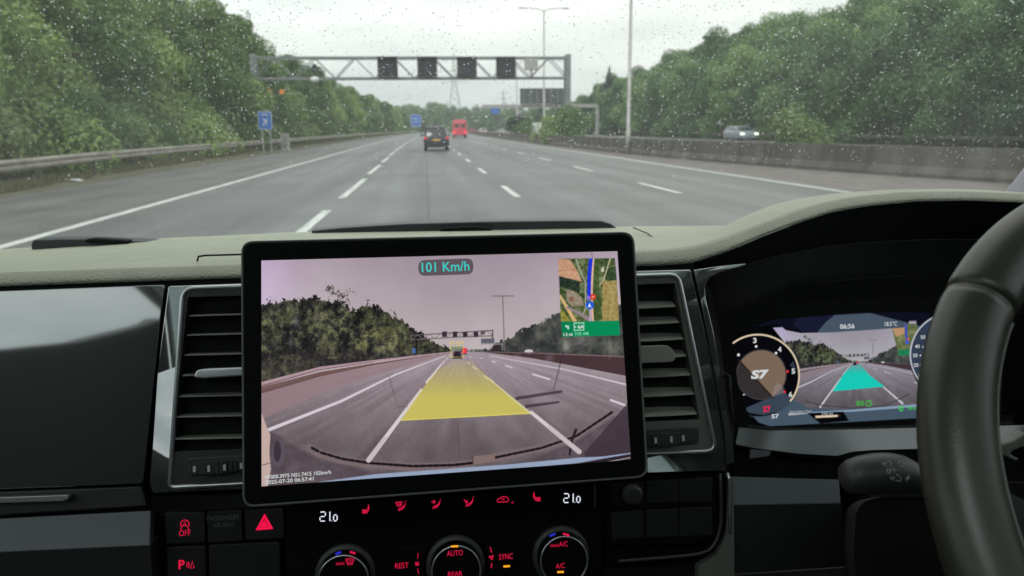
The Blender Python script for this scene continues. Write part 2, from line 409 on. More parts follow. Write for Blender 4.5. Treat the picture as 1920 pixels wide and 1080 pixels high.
# far rail beyond the opposite carriageway
def rail_thing(name, label, xf, ys, posts, zc, h, m1, m2, side):
    t = thing(name, label, 'crash barrier', (xf(ys[0]), ys[0], 0))
    wp = [(0, -h / 2), (.045 * side, -h / 3), (.045 * side, -h / 6), (0, -.01), (0, .01), (.045 * side, h / 6), (.045 * side, h / 3), (0, h / 2), (-.02 * side, h / 2), (-.02 * side, -h / 2)]
    bb = MB(); bb.loft([[(xf(Y) + dx, Y, zc + dz) for dx, dz in wp] for Y in ys], closed=True, caps=True); bb.build('rail', m1, t)
    pm = None
    for Y in posts:
        if pm is None:
            q = MB(); q.box((0, 0, (zc + h / 3) / 2), (.09, .13, zc + h / 3)); po = q.build('post', m2, t); pm = po.data
        else:
            po = link('post', pm, None, t)
        po.location = (xf(Y) - .09 * side, Y, 0)
    return t
ysr = [0, 6, 10, 14, 18, 21, 24, 27, 30, 33, 37, 41, 50, 60, 80, 100, 130, 160, 200, 250, 300, 360]
rail_thing('crash_barrier', 'long weathered steel crash rail on brown posts left of the hard shoulder', barx, ysr, [5 + 4.6 * i for i in range(34)], .62, .32, M['rail'], M['post'], 1)
rail_thing('crash_barrier', 'steel crash rail at the foot of the right wooded bank beyond the opposite carriageway', lambda Y: 34.4 + cx(Y), ysr, [6 + 6 * i for i in range(26)], .55, .24, M['concrete'], M['post'], -1)
lb = MB(); lb.box((-10.9, 24.4, .04), (.40, .2, .05)); lb.box((-10.55, 24.1, .03), (.14, .2, .04))
tag(lb.build('litter', M['white'], bevel=.02), 'scrap of white litter on the brown verge under the crash rail', 'litter')

# ------------------------------------------------------------------ trees
def leaf_cloud(blobs, n, size, seed, conifer=False):
    g = np.random.default_rng(seed); vol = np.array([bb[3] * bb[4] * bb[5] for bb in blobs]) ** .67; pr = vol / vol.sum()
    idx = g.choice(len(blobs), n, p=pr); B = np.array(blobs)[idx]
    d = g.normal(size=(n, 3)); d /= np.linalg.norm(d, axis=1)[:, None]
    rad = .62 + .42 * g.random(n) ** .7 + .12 * (g.random(n) < .1)
    c = B[:, :3] + d * B[:, 3:6] * rad[:, None]; c[:, 2] = np.maximum(c[:, 2], .05)
    nrm = d + g.normal(size=(n, 3)) * .55; nrm[:, 2] += .35; nrm /= np.linalg.norm(nrm, axis=1)[:, None]
    t = np.cross(nrm, g.normal(size=(n, 3))); t /= np.linalg.norm(t, axis=1)[:, None] + 1e-9; u = np.cross(nrm, t)
    s = size * (.6 + .8 * g.random(n))[:, None]
    asp = .55 if not conifer else .3
    v = np.stack([c - t * s, c - u * s * asp + t * s * .1, c + t * s, c + u * s * asp - t * s * .1], 1).reshape(-1, 3)
    bt = g.random(len(blobs))[idx]; tint = np.clip(.45 * bt + .4 * g.random(n) + .15, 0, 1)
    cols = np.repeat(tint, 4)[:, None].repeat(3, 1)
    return v, np.arange(4 * n).reshape(-1, 4), cols
def tree_proto(seed, h, wid, n, size, mt, conifer=False, low=.04):
    g = random.Random(seed); root = thing('broadleaf_tree' if not conifer else 'conifer_tree', None, 'tree')
    blobs = []
    if conifer:
        k = 11
        for i in range(k):
            f = i / (k - 1); z = h * (.14 + .84 * f); r = wid * .5 * (1 - f) ** .8 + .22
            for j in range(4 if f < .8 else 1):
                a = g.random() * 6.28; q = r * .55 if f < .8 else 0
                blobs.append((cos(a) * q, sin(a) * q, z, r * .55 + .15, r * .55 + .15, h * .055))
    else:
        k = 24
        for i in range(k):
            f = g.random() ** .85; z = h * (low + (.93 - low) * f); env = wid * .5 * (sin(pi * min(1, (f * .8 + .2))) ** .55)
            a = g.random() * 6.28; q = env * (.35 + .6 * g.random()); r = wid * (.12 + .13 * g.random())
            blobs.append((cos(a) * q, sin(a) * q, z, r, r, r * (.7 + .4 * g.random())))
        blobs.append((0, 0, h * .5, wid * .25, wid * .25, h * .33)); blobs.append((0, 0, h * .25, wid * .34, wid * .34, h * .22))
    v, q, c = leaf_cloud(blobs, n, size, seed, conifer)
    fastmesh('crown', v, q, mt, root, cols=c)
    b = MB(); b.tube([(0, 0, -.3), (.05, .02, h * .2), (.1, -.05, h * .45), (.05, 0, h * .8)], [h * .022, h * .017, h * .012, h * .004], 8)
    for i in range(5):
        a = g.random() * 6.28; z = h * (.2 + .1 * i); b.tube([(.07, 0, z), (cos(a) * wid * .18, sin(a) * wid * .18, z + h * .09), (cos(a) * wid * .34, sin(a) * wid * .34, z + h * .13)], [h * .009, h * .006, h * .002], 5)
    b.build('trunk', M['bark'], root, smooth=True)
    return root
PR = [tree_proto(11, 11, 6.5, 24000, .125, M['leaf']), tree_proto(12, 10, 7.5, 24000, .125, M['leaf']), tree_proto(13, 12, 6.0, 24000, .125, M['leaf'])]
PRR = [tree_proto(21, 11, 8.5, 22000, .15, M['leafr']), tree_proto(22, 10, 8, 22000, .15, M['leafr']), tree_proto(23, 12, 7.5, 22000, .15, M['leafr'])]
PC = [tree_proto(31, 16, 6.5, 12000, .26, M['leafd'], True), tree_proto(32, 14, 5.5, 11000, .26, M['leafd'], True)]
PB = [tree_proto(41, 2.6, 3.6, 6000, .09, M['leaf'], low=.1), tree_proto(42, 2.2, 3.0, 6000, .09, M['leafy'], low=.1), tree_proto(43, 3.0, 4.0, 6000, .1, M['leafd'], low=.1)]
used = set()
def place(proto, x, y, z, sc, label, group=None, cat='tree', name=None):
    rz = random.random() * 6.28
    if proto.as_pointer() not in used:
        used.add(proto.as_pointer()); r = proto; r.location = (x, y, z); r.rotation_euler = (0, 0, rz)
        for c in r.children: c.matrix_parent_inverse = Matrix.Identity(4)
    else:
        r = dup(proto, (x, y, z), rz)
        for c in r.children: c.matrix_parent_inverse = Matrix.Identity(4)
    r.scale = (sc * random.uniform(.92, 1.1), sc * random.uniform(.92, 1.1), sc)
    r['label'] = label; r['category'] = cat
    if group: r['group'] = group
    elif 'group' in r: del r['group']
    if name: r.name = name
    return r
GL, GR = 'broadleaf trees in the wood left of the crash rail', 'broadleaf trees on the right wooded bank'
Y = 9.0; i = 0
while Y < 330:                                      # front row on the left
    u = -15.6 - random.random() * 1.2 - (1.2 if Y < 20 else 0)
    place(PR[i % 3], u + cx(Y), Y, -.1, random.uniform(.80, .98) if Y > 62 else random.uniform(.9, 1.12), 'green broadleaf tree in the dense wood behind the left crash rail', GL)
    Y += 4.3 + Y * .022 + random.random() * 1.0; i += 1
Y = 14.0
while Y < 130:                                      # second row
    place(PR[(i + 1) % 3], -21.5 - random.random() * 2, Y, .9, random.uniform(1.15, 1.35) if Y < 60 else random.uniform(.85, 1.0), 'taller broadleaf tree at the back of the left wood', 'back row of the left wood')
    Y += 6.5; i += 1
for k, (u, Y, sc) in enumerate([(-24, 60, 1.16), (-24.5, 68, 1.12), (-24.5, 77, 1.12), (-25, 86, 1.06), (-24, 94, 1.1), (-24.5, 103, 1.0), (-24, 112, 1.0), (-24, 121, .92)]):
    place(PC[k % 2], u, Y, 1.4, sc, 'dark conifer rising behind the green broadleaf trees left of the gantry', 'dark conifers behind the left wood')
for row, (u0, zz, y0, y1, st) in enumerate([(37.0, .1, 24, 300, 4.2), (42.5, 1.8, 28, 250, 4.8), (49.0, 4.2, 32, 230, 5.4)]):
    Y = y0
    while Y < y1:
        u = u0 + random.uniform(-1, 1)
        place(PRR[i % 3], u + cx(Y), Y, zz, (random.uniform(.80, .90) if row < 2 else random.uniform(.98, 1.10)) * (1 if Y < 150 else .85), 'bushy green tree in the dense wood on the right bank above the opposite carriageway', GR)
        Y += st + Y * .018; i += 1
place(PC[1], 39, 158, .5, .95, 'small dark pointed conifer beside the right end of the overhead gantries')
for k in range(20):                                  # the far wooded hill
    Y = 470 + (k % 3) * 30; place(PC[k % 2], -52 + k * 8.5 + random.uniform(-3, 3), Y, 0, random.uniform(.95, 1.3), 'distant dark tree on the skyline where the motorway bends', 'distant skyline trees')
for k in range(26):
    Y = 430 + (k % 3) * 18; place(PRR[k % 3], -34 + k * 4.6 + random.uniform(-1, 1), Y, 0, random.uniform(1.15, 1.5), 'distant rounded tree in the dark tree line across the end of the motorway', 'distant tree line')
for k in range(12):
    Y = 330 + (k % 2) * 24; place(PRR[k % 3], -14 + k * 6.6, Y + 12, -1.5, random.uniform(.55, .75), 'pale green tree below the distant skyline trees', 'low green trees at the bend')
place(PB[1], 14.15, 27.6, 0, .86, 'pale green shrub growing behind the concrete wall beside the silver car', cat='shrub', name='shrub')
place(PB[0], 12.5, 66, 0, 1.15, 'tall dark shrub on the central reservation under the big sign panel', cat='shrub', name='shrub')
place(PB[0], 12.2, 75, 0, .9, 'smaller shrub just left of the tall dark shrub on the central reservation', cat='shrub', name='shrub')
place(PB[2], 13.6, 110, 0, 1.0, 'dark shrub at the far left end of the central reservation planting', cat='shrub', name='shrub')
place(PB[0], 13.0, 97, 0, .85, 'low green shrub between the dark shrubs on the central reservation', cat='shrub', name='shrub')
for k in range(34):
    Yk = 13 + k * 2.9 + random.uniform(-.8, .8)
    place(PB[(0, 0, 1)[k % 3]], -14.0 + random.uniform(-.4, .3) - (.5 if Yk < 24 else 0), Yk, -.05, random.uniform(.75, 1.15), 'leafy undergrowth bush at the foot of the left wood just behind the crash rail', 'undergrowth bushes behind the left crash rail', 'bush', 'undergrowth_bush')
for k, (u, Y) in enumerate([(-13.2, 60), (-13.3, 66), (-13.1, 73), (-13.3, 80), (-13.4, 88)]):
    place(PB[1 if k % 2 else 0], u, Y, 0, .55, 'low roadside bush on the verge by the blue marker sign', 'low bushes by the blue marker sign', 'bush', 'roadside_bush')

gg_ = np.random.default_rng(99); nb = 26000; yb_ = 8 + 110 * gg_.random(nb) ** 1.5; xb_ = np.array([barx(float(v)) for v in yb_]) + np.abs(gg_.normal(size=nb)) * -.55 + .45
keep = vnoise0 = (np.sin(yb_ * 1.3) + np.sin(yb_ * .37 + 1) + gg_.normal(size=nb) * .8) > -.4; yb_, xb_ = yb_[keep], xb_[keep]; nb = len(yb_)
hh_ = .06 + .26 * gg_.random(nb) ** 2 + .12 * (xb_ < -12); an = gg_.random(nb) * 6.28; wdx = .012 + .02 * gg_.random(nb); lx = gg_.normal(size=nb) * .07; ly = gg_.normal(size=nb) * .07
A_ = np.stack([xb_ - np.cos(an) * wdx, yb_ - np.sin(an) * wdx, np.full(nb, -.02)], 1); B_ = np.stack([xb_ + np.cos(an) * wdx, yb_ + np.sin(an) * wdx, np.full(nb, -.02)], 1); C_ = np.stack([xb_ + lx, yb_ + ly, hh_], 1)
gt = np.repeat(gg_.random(nb), 3)[:, None].repeat(3, 1)
go = fastmesh('verge_grass', np.stack([A_, B_, C_], 1).reshape(-1, 3), np.arange(3 * nb).reshape(-1, 3), foliage('dry_grass', (.10, .085, .045), (.13, .14, .06), (.24, .22, .12)), cols=gt)
tag(go, 'rough brown and green grass growing under the left crash rail', 'grass', kind='stuff')

# ------------------------------------------------------------------ gantries, lamps, signs
GY = 68
zt = (at(470, 112, GY).z + at(1067, 104, GY).z) / 2; zb = (at(470, 150, GY).z + at(1067, 143, GY).z) / 2
xl, xr = at(474, 130, GY).x, at(1066, 130, GY).x
g = thing('overhead_gantry', 'grey lattice gantry across the motorway carrying four black signal panels', 'gantry', (xr, GY, 0))
for z in (zt, zb):
    b = MB()
    for yy in (0, 1.2): b.box(((xl + xr) / 2, GY + yy, z), (xr - xl, .20, .18))
    b.build('chord', M['gantry'], g)
n = 16
for yy in (0, 1.2):
    b = MB()
    for k in range(n):
        x0 = xl + (xr - xl) * k / n; x1 = xl + (xr - xl) * (k + 1) / n
        b.tube([(x0, GY + yy, zt if k % 2 else zb), (x1, GY + yy, zb if k % 2 else zt)], .045, 6)
    b.build('lattice', M['gantry'], g)
for x in (xl, xr):
    b = MB(); b.box((x, GY + .1, zt / 2 + .15), (.42, .38, zt + .3)); b.box((x, GY + 1.1, zt / 2 + .15), (.42, .38, zt + .3)); b.box((x, GY + .6, .1), (1.2, 2.2, .4)); b.build('post', M['gantry'], g, bevel=.03)
for px in (727, 801, 875, 948):
    c = at(px, 126, GY - .35); q = thing('signal_panel', None, None)
    bpy.data.objects.remove(q)
    b = MB(); b.box((c.x, c.y, c.z), (1.62, .3, 1.62)); p = b.build('signal_panel', M['panel_black'], g, bevel=.03)
    b = MB(); b.box((c.x, c.y - .2, c.z + .84), (1.7, .55, .06)); b.box((c.x - .84, c.y - .2, c.z), (.05, .45, 1.65)); b.box((c.x + .84, c.y - .2, c.z), (.05, .45, 1.65)); b.build('hood', M['grey_panel'], p)
c = at(996, 121, GY - .35); b = MB(); b.box(c, (1.15, .5, .95)); b.box((c.x, c.y, c.z - .7), (.2, .3, .5)); b.build('equipment_cabinet', M['galv'], g, bevel=.03)
c = at(590, 128, GY - .3); b = MB(); b.box(c, (.3, .4, .7)); b.tube([c, c - Vector((0, 0, .9))], .06, 6); b.build('camera_housing', M['panel_black'], g)
c = at(590, 149, GY - .4); b = MB()
b.loft([[(c.x + .38 * sin(a) * cos(t), c.y + .2 * sin(a) * sin(t), c.z + .26 * cos(a)) for t in [2 * pi * j / 12 for j in range(12)]] for a in [pi * (i + .001) / 8 for i in range(9)]], closed=True)
b.build('camera_dome', M['white'], g, smooth=True)
t = thing('amber_signal', 'pair of lit amber lamps before the trees under the left end of the gantry', 'signal', at(516, 240, 66) * 1)
t.location.z = 0
for px in (505, 528):
    c = at(px, 172, 66); b = MB(); b.tube([c, c + Vector((0, .12, 0))], .2, 12); b.build('amber_lamp', M['amber'], t)
c = at(516, 172, 66.2); b = MB(); b.box(c, (1.8, .1, .12)); b.tube([(c.x, 66.3, 0), (c.x, 66.3, c.z)], .05, 8); b.build('bracket', M['grey_panel'], t)

def sign(label, pxl, pxr, pyt, pyb, Y, glyph):
    a = at(pxl, pyt, Y); c = at(pxr, pyb, Y); cxm = (a.x + c.x) / 2; zc = (a.z + c.z) / 2; wd = c.x - a.x; h = a.z - c.z
    t = thing('blue_sign', label, 'sign', (cxm, Y, 0))
    b = MB(); b.box((cxm, Y, zc), (wd, .05, h)); b.build('sign_panel', M['blue_sign'], t, bevel=.02)
    b = MB(); e = .03 * wd
    for dx in (-1, 1): b.box((cxm + dx * (wd / 2 - e), Y - .035, zc), (e, .01, h - 2 * e))
    for dz in (-1, 1): b.box((cxm, Y - .036, zc + dz * (h / 2 - e)), (wd - 2 * e, .01, e))
    for (x0, z0, x1, z1) in glyph:
        P = Vector((cxm + x0 * wd / 2, Y - .04, zc + z0 * h / 2)); Q = Vector((cxm + x1 * wd / 2, Y - .04, zc + z1 * h / 2)); b.tube([P, Q], .035 * wd, 5)
    b.build('white_symbol', M['white'], t)
    b = MB()
    for dx in (-.3, .3): b.tube([(cxm + dx * wd, Y + .06, -.05), (cxm + dx * wd, Y + .06, zc)], .04 + .01 * wd, 8)
    b.build('sign_post', M['galv'], t)
tel = [(-.5, .55, 0, .7), (0, .7, .5, .55), (-.2, .2, .3, -.5), (.3, .2, -.35, -.6), (-.1, -.1, .45, 0)]
sign('square blue roadside marker sign in front of the left trees, nearest the camera', 483, 511, 209, 243, 52, tel)
sign('small blue sign far ahead at the left edge, just left of the dark car', 770, 790, 215, 237, 215, [(-.5, .3, .5, .3), (-.5, -.2, .5, -.2)])
c = gnd(533, 262); cbx = thing('roadside_cabinet', 'pale grey roadside cabinet on the verge right of the near blue sign', 'cabinet', (-11.3, 54, 0))
a = at(533, 244, 54); b = MB(); b.box((a.x, 54, .62), (.55, .35, 1.2)); b.build('cabinet_body', M['galv'], cbx, bevel=.02)
b = MB(); b.box((a.x, 54, 1.25), (.63, .43, .06)); b.build('cabinet_lid', M['galv'], cbx, bevel=.01)
b = MB(); b.box((a.x, 53.8, .7), (.4, .02, .8)); b.build('cabinet_door', M['gantry'], cbx, bevel=.005)

def lamp(x, Y, h, label, arm=2.4):
    t = thing('street_lamp', label, 'street lamp', (x, Y, 0), 'street lamps on the central reservation')
    b = MB(); b.tube([(x, Y, 0), (x, Y, 1.2), (x, Y, 1.25), (x, Y, h)], [.16, .15, .11, .065], 10); b.build('column', M['galv'], t, smooth=True)
    for s_ in (-1, 1):
        b = MB(); b.tube([(x, Y, h - .1), (x + s_ * .6, Y, h + .12), (x + s_ * arm * .75, Y, h + .2)], .045, 6); b.build('arm', M['galv'], t)
        b = MB(); b.loft([[(x + s_ * (arm * .75 + k * .16), Y + .14 * e * cos(q), h + .18 + .07 * e * sin(q)) for q in [2 * pi * j / 8 for j in range(8)]] for k, e in enumerate([.4, .9, 1, 1, .8, .3])], closed=True, caps=True)
        b.build('lamp_head', M['galv'], t, smooth=True)
a = at(1020, 150, 76); lamp(a.x, 76, at(1020, 17, 76).z - .1, 'tall double armed street lamp rising behind the gantry')
a = at(1180, 150, 41); lamp(a.x, 41, 13.4, 'nearest street lamp column, whose top is out of the picture on the right')
a = at(969, 180, 112); lamp(a.x, 112, at(969, 118, 112).z, 'thin distant street lamp left of the large dark sign panel')

# gantry over the opposite carriageway with the big sign seen from behind
t = thing('far_gantry', 'pale gantry over the opposite carriageway with a large dark sign panel seen from behind', 'gantry', (at(1121, 240, 125).x, 125, 0))
a = at(905, 200, 125); c = at(1121, 197, 125)
for zz in (0, .55):
    b = MB(); b.box(((a.x + c.x) / 2, 125 + zz, (a.z + c.z) / 2 - .1 + zz * .3), (c.x - a.x, .3, .42)); b.build('beam', M['galv'], t)
for x in (c.x, at(973, 200, 125).x):
    b = MB(); b.box((x, 125.3, a.z / 2), (.4, .5, a.z)); b.build('leg', M['galv'], t, bevel=.03)
P = at(975, 168, 124.5); Q = at(1064, 197, 124.5)
b = MB(); b.box(((P.x + Q.x) / 2, 124.5, (P.z + Q.z) / 2 + .2), (Q.x - P.x, .3, P.z - Q.z)); pn = b.build('sign_panel', M['grey_panel'], t, bevel=.03)
b = MB()
for k in range(7):
    b.box((P.x + (Q.x - P.x) * (k + .5) / 7, 124.28, (P.z + Q.z) / 2 + .2), (.1, .08, P.z - Q.z))
b.build('stiffener', M['gantry'], pn)
t = thing('blue_sign', 'small blue overhead sign on a thin far gantry beyond the red van', 'sign', (at(927, 230, 230).x, 230, 0))
P = at(920, 198, 230); Q = at(935, 213, 230); b = MB(); b.box(((P.x + Q.x) / 2, 229, (P.z + Q.z) / 2), (Q.x - P.x, .3, P.z - Q.z)); b.build('sign_panel', M['blue_sign'], t)
P = at(895, 203, 230); Q = at(975, 202, 230); b = MB(); b.box(((P.x + Q.x) / 2, 230, P.z), (Q.x - P.x, .4, .5)); b.box((Q.x, 230, P.z / 2), (.5, .4, P.z)); b.build('support_beam', M['gantry'], t)

def pylon(px, ytop, Y, label):
    base = at(px, 210, Y); top = at(px, ytop, Y).z; x = base.x; t = thing('pylon', label, 'pylon', (x, Y, 0))
    wb = .12 * top; b = MB()
    for sx in (-1, 1):
        for sy in (-1, 1): b.tube([(x + sx * wb, Y + sy * wb, 0), (x + sx * wb * .22, Y + sy * wb * .22, top * .6), (x, Y, top)], .22, 4)
    for k in range(10):
        z0, z1 = top * k / 11, top * (k + 1) / 11; f = lambda z: wb * (1 - .78 * min(1, z / (top * .6)))
        for sy in (-1, 1): b.tube([(x - f(z0), Y + sy * f(z0), z0), (x + f(z1), Y + sy * f(z1), z1)], .12, 4); b.tube([(x + f(z0), Y + sy * f(z0), z0), (x - f(z1), Y + sy * f(z1), z1)], .12, 4)
    b.build('lattice_tower', M['galv'], t)
    for zz, wd in ((.62, .17), (.76, .22), (.9, .15)):
        b = MB(); b.tube([(x - wd * top, Y, zz * top), (x, Y, zz * top + .8), (x + wd * top, Y, zz * top)], .2, 4); b.build('cross_arm', M['galv'], t)
pylon(853, 98, 560, 'tall faint lattice pylon on the skyline above the red van')
pylon(944, 168, 760, 'small faint lattice pylon on the skyline left of the dark sign panel')

# ------------------------------------------------------------------ vehicles
def rr(x0, x1, y0, y1, r, z, n=4):
    pts = []
    for cxx, cyy, a0 in ((x1 - r, y1 - r, 0), (x0 + r, y1 - r, 90), (x0 + r, y0 + r, 180), (x1 - r, y0 + r, 270)):
        for k in range(n + 1):
            a = R(a0 + 90 * k / n); pts.append((cxx + r * cos(a), cyy + r * sin(a), z))
    return pts
def vehicle(name, label, cat, loc, rz, paint, wd=1.8, ln=4.5, ht=1.62, van=False, glass=True, plate=True, lit=None):
    t = thing(name, label, cat, (0, 0, 0)); w2 = wd / 2; yb, yf = -ln / 2, ln / 2
    b = MB()
    if van:
        secs = [(.30, .97, .98, 0, 0), (.45, 1, 1, 0, 0), (1.2, 1, 1, 0, .02), (1.25, .99, .99, 0, .25), (ht * .8, .94, .99, .03, .9), (ht - .2, .90, .99, .06, 1.2), (ht - .04, .84, .98, .1, 1.3), (ht, .6, .95, .3, 1.6)]
    else:
        secs = [(.24, .93, .98, .06, .06), (.42, 1, 1, 0, 0), (.72, 1, 1, -.02, .05), (.92, .98, 1, .03, .25), (.98, .94, 1, .08, .5)]
    b.loft([rr(-w2 * sx, w2 * sx, yb + db, yf - df, .18 * (wd / 1.8), z) for z, sx, _, db, df in secs], closed=True, caps=True)
    body = b.build('body', paint, t, smooth=False, bevel=.02)
    if not van:
        b = MB(); b.loft([rr(-w2 * sx, w2 * sx, yb + db, yf - df, .16, z) for z, sx, db, df in [(.96, .93, .10, 1.0), (1.15, .88, .16, 1.25), (ht - .14, .76, .42, 1.9)]], closed=True)
        b.build('windows', M['carglass'], t, smooth=True)
        b = MB(); b.loft([rr(-w2 * sx, w2 * sx, yb + db, yf - df, .16, z) for z, sx, db, df in [(ht - .15, .775, .40, 1.88), (ht - .04, .72, .5, 2.0), (ht, .55, .8, 2.3)]], closed=True, caps=True)
        b.build('roof', paint, t, smooth=True)
        for s_ in (-1, 1):
            b = MB(); b.tube([(s_ * w2 * .9, yb + .10, .97), (s_ * w2 * .76, yb + .42, ht - .14)], .05, 6); b.tube([(s_ * w2 * .9, yf - 1.05, .97), (s_ * w2 * .755, yf - 1.92, ht - .14)], .045, 6); b.build('roof_pillar', paint, t)
    else:
        for s_ in (-1, 1):
            b = MB(); b.box((s_ * w2 * .42, yb + .02, ht * .67), (wd * .34, .03, ht * .22)); b.build('rear_window', M['carglass'], t, bevel=.02)
    for s_ in (-1, 1):
        b = MB(); b.box((s_ * w2 * .86, yb + .03, .86 if not van else .95), (wd * .13, .14, .15 if not van else .34)); b.build('tail_lamp', lit or M['taillamp'], t, bevel=.03)
        b = MB(); b.box((s_ * w2 * .78, yf - .06, .68), (wd * .2, .2, .16)); b.build('headlight', M['white'], t, bevel=.04)
        b = MB(); b.box((s_ * (w2 + .09), yf - 1.35, 1.05), (.2, .1, .14)); b.build('mirror', paint, t, bevel=.03)
    if plate:
        b = MB(); b.box((0, yb - .012, .74 if not van else .55), (.52, .02, .12)); b.build('number_plate', M['plate'], t)
    b = MB(); b.box((0, yb + .0, .40), (wd * .9, .14, .2)); b.build('bumper', M['tyre'], t, bevel=.04)
    for sx in (-1, 1):
        for yy in (yb + .85, yf - .85):
            b = MB(); b.tube([(sx * (w2 - .24), yy, .33), (sx * (w2 - .02), yy, .33)], .33, 20); wh = b.build('wheel', M['tyre'], t, bevel=.03)
            b = MB(); b.tube([(sx * (w2 - .05), yy, .33), (sx * (w2 - .005), yy, .33)], .21, 16); b.build('rim', M['rim'], wh)
    t.location = loc; t.rotation_euler = (0, 0, rz)
    return t
navy = mat('navy_paint', (.018, .02, .04), .22, .2, coat=.6); red = mat('red_paint', (.78, .07, .12), .4, coat=.3)
silver = mat('silver_paint', (.33, .38, .43), .3, .4, coat=.5); whitep = mat('white_paint', (.6, .6, .6), .35, coat=.4); redc = mat('dark_red_paint', (.4, .03, .04), .35)
def on_lane(px, py):
    g_ = gnd(px, py); return g_
p = on_lane(819, 283); car = vehicle('car', 'dark navy estate car with red tail lamps and a yellow plate directly ahead', 'car', (p.x, p.y + 2.2, 0), 0, navy, wd=1.74, ht=1.66)
p = on_lane(863, 259); vehicle('van', 'tall bright red van in the next lane beyond the dark car', 'van', (p.x, p.y + 2.7, 0), 0, red, wd=2.15, ln=5.5, ht=2.9, van=True, plate=False, lit=M['brake'])
vehicle('car', 'small white car far ahead right of the red van, with a red lamp', 'car', (at(905, 245, 190).x, 190, 0), 0, whitep, wd=1.85, lit=M['brake'])
vehicle('car', 'tiny dark red car far ahead between the red van and the white car', 'car', (at(886, 243, 235).x, 235, 0), 0, redc, plate=False, lit=M['brake'])
a = at(1388, 250, 74)
o = vehicle('car', 'silver blue car with a lit headlight on the opposite carriageway behind the concrete wall', 'car', (a.x, 74, 0), pi, silver, wd=1.85, ht=1.48)
hl = mat('lit_headlight', (.9, .9, .9), .3, emit=s2l((240, 255, 225)), es=1.6)
for ch in o.children:
    if ch.name.startswith('headlight'): ch.data.materials[0] = hl
vehicle('van', 'pale van far away on the opposite carriageway between the shrubs of the central reservation', 'van', (at(1000, 240, 125).x + .6, 122, 0), pi, whitep, wd=2.0, ln=5.2, ht=2.3, van=True, plate=False)
# ================================================================== INSIDE THE VAN
FAS = Frame((0, .68, -.150), 16)           # the fascia plane
TAB = Frame((0, .615, -.085), 17.5)        # the tablet plane
# ------------------------------------------------------------------ cabin shell
cabin = thing('van_cabin', 'windscreen pillar in a pale reflection colour and pale lining of the van cabin at the right edge', 'van interior', (0, -.5, H - 1.0))
zr = H + .50
GB = Vector((0, 1.14, H - .20)); gk = -.90                       # windscreen: Y = 1.14 + gk*(z - base)
def wsY(z): return GB.y + gk * (z - GB.z)
b = MB()                                                          # roof with an added hatch opening to brighten the fascia reflections
for x0, x1, y0, y1 in ((-.95, .95, -.10, wsY(zr)), (-.95, -.90, -1.35, -.10), (.90, .95, -1.35, -.10), (-.95, .95, -2.5, -1.35)):
    b.box(((x0 + x1) / 2, (y0 + y1) / 2, zr + .02), (x1 - x0, y1 - y0, .04))
b.build('roof_lining', M['lining'], cabin)
b = MB()
for s_ in (-1, 1):
    x = s_ * .97
    b.prism([(x, Y_c, H + z_c) for Y_c, z_c in ((1.2, -.98), (1.2, -.12), (.35, -.12), (.22, -.03), (-.37, .12), (-.74, .245), (-1.21, .44), (-1.3, .49), (-2.5, .49), (-2.5, -.98))], (.05 * s_, 0, 0))  # unseen sill, its slope shaped to cut off the glovebox reflection
b.box((0, -2.52, H - .40), (1.95, .05, 1.15)); b.box((0, -2.52, H + .34), (1.95, .05, .36)); b.box((0, -.6, H - 1.0), (1.95, 4.2, .04))
b.box((0, 1.18, H - .62), (1.95, .05, .72))
b.build('side_panels', M['cabin'], cabin)
tg = bpy.data.materials.new('tinted_glass'); tg.use_nodes = True; n = tg.node_tree.nodes; l = tg.node_tree.links; n.clear()
o_ = n.new('ShaderNodeOutputMaterial'); tr = n.new('ShaderNodeBsdfTransparent'); tr.inputs[0].default_value = (.62, .67, .67, 1); l.new(tr.outputs[0], o_.inputs[0])
b = MB(); b.box((0, -.725, zr + .02), (1.8, 1.25, .004)); b.build('reflection_hatch', tg, cabin)  # added tinted pane; the sky through it shows in the glossy fascia
for s_ in (1,):
    b = MB(); b.box((s_ * .995, -.7, H + .2), (.004, 1.5, .62)); b.build('side_window', tg, cabin)
b = MB()
for x in (-.42, .50):
    b.box((x, -.75, H - .35), (.46, .16, .75), Matrix.Rotation(R(-12), 3, 'X'))
b.build('seat_back', M['cabin'], cabin, bevel=.05)
for s_ in (-1, 1):                                                # windscreen pillars
    b = MB(); rows = []
    for z in (GB.z - .05, GB.z + .2, GB.z + .45, zr + .02):
        yy = wsY(z); xx = s_ * (.93 - .10 * (z - GB.z))
        rows.append([(xx - s_ * .035, yy - .06, z), (xx + s_ * .06, yy - .10, z), (xx + s_ * .07, yy + .02, z), (xx - s_ * .01, yy + .03, z)])
    b.loft(rows, closed=True, caps=True); b.build('windscreen_pillar', M['pillar'], cabin, bevel=.015)
# ------------------------------------------------------------------ windscreen and rain
gm = bpy.data.materials.new('windscreen_glass'); gm.use_nodes = True; n = gm.node_tree.nodes; l = gm.node_tree.links; n.clear()
o_ = n.new('ShaderNodeOutputMaterial'); tr = n.new('ShaderNodeBsdfTransparent'); tr.inputs[0].default_value = (.96, .985, .97, 1)
gl = n.new('ShaderNodeBsdfGlossy'); gl.inputs['Roughness'].default_value = .02; ge = n.new('ShaderNodeNewGeometry'); dt = n.new('ShaderNodeVectorMath'); dt.operation = 'DOT_PRODUCT'; l.new(ge.outputs['Incoming'], dt.inputs[0]); l.new(ge.outputs['Normal'], dt.inputs[1])
ab = n.new('ShaderNodeMath'); ab.operation = 'ABSOLUTE'; l.new(dt.outputs['Value'], ab.inputs[0])
om = n.new('ShaderNodeMath'); om.operation = 'SUBTRACT'; om.inputs[0].default_value = 1; l.new(ab.outputs[0], om.inputs[1])
pw = n.new('ShaderNodeMath'); pw.operation = 'POWER'; pw.inputs[1].default_value = 5; l.new(om.outputs[0], pw.inputs[0])
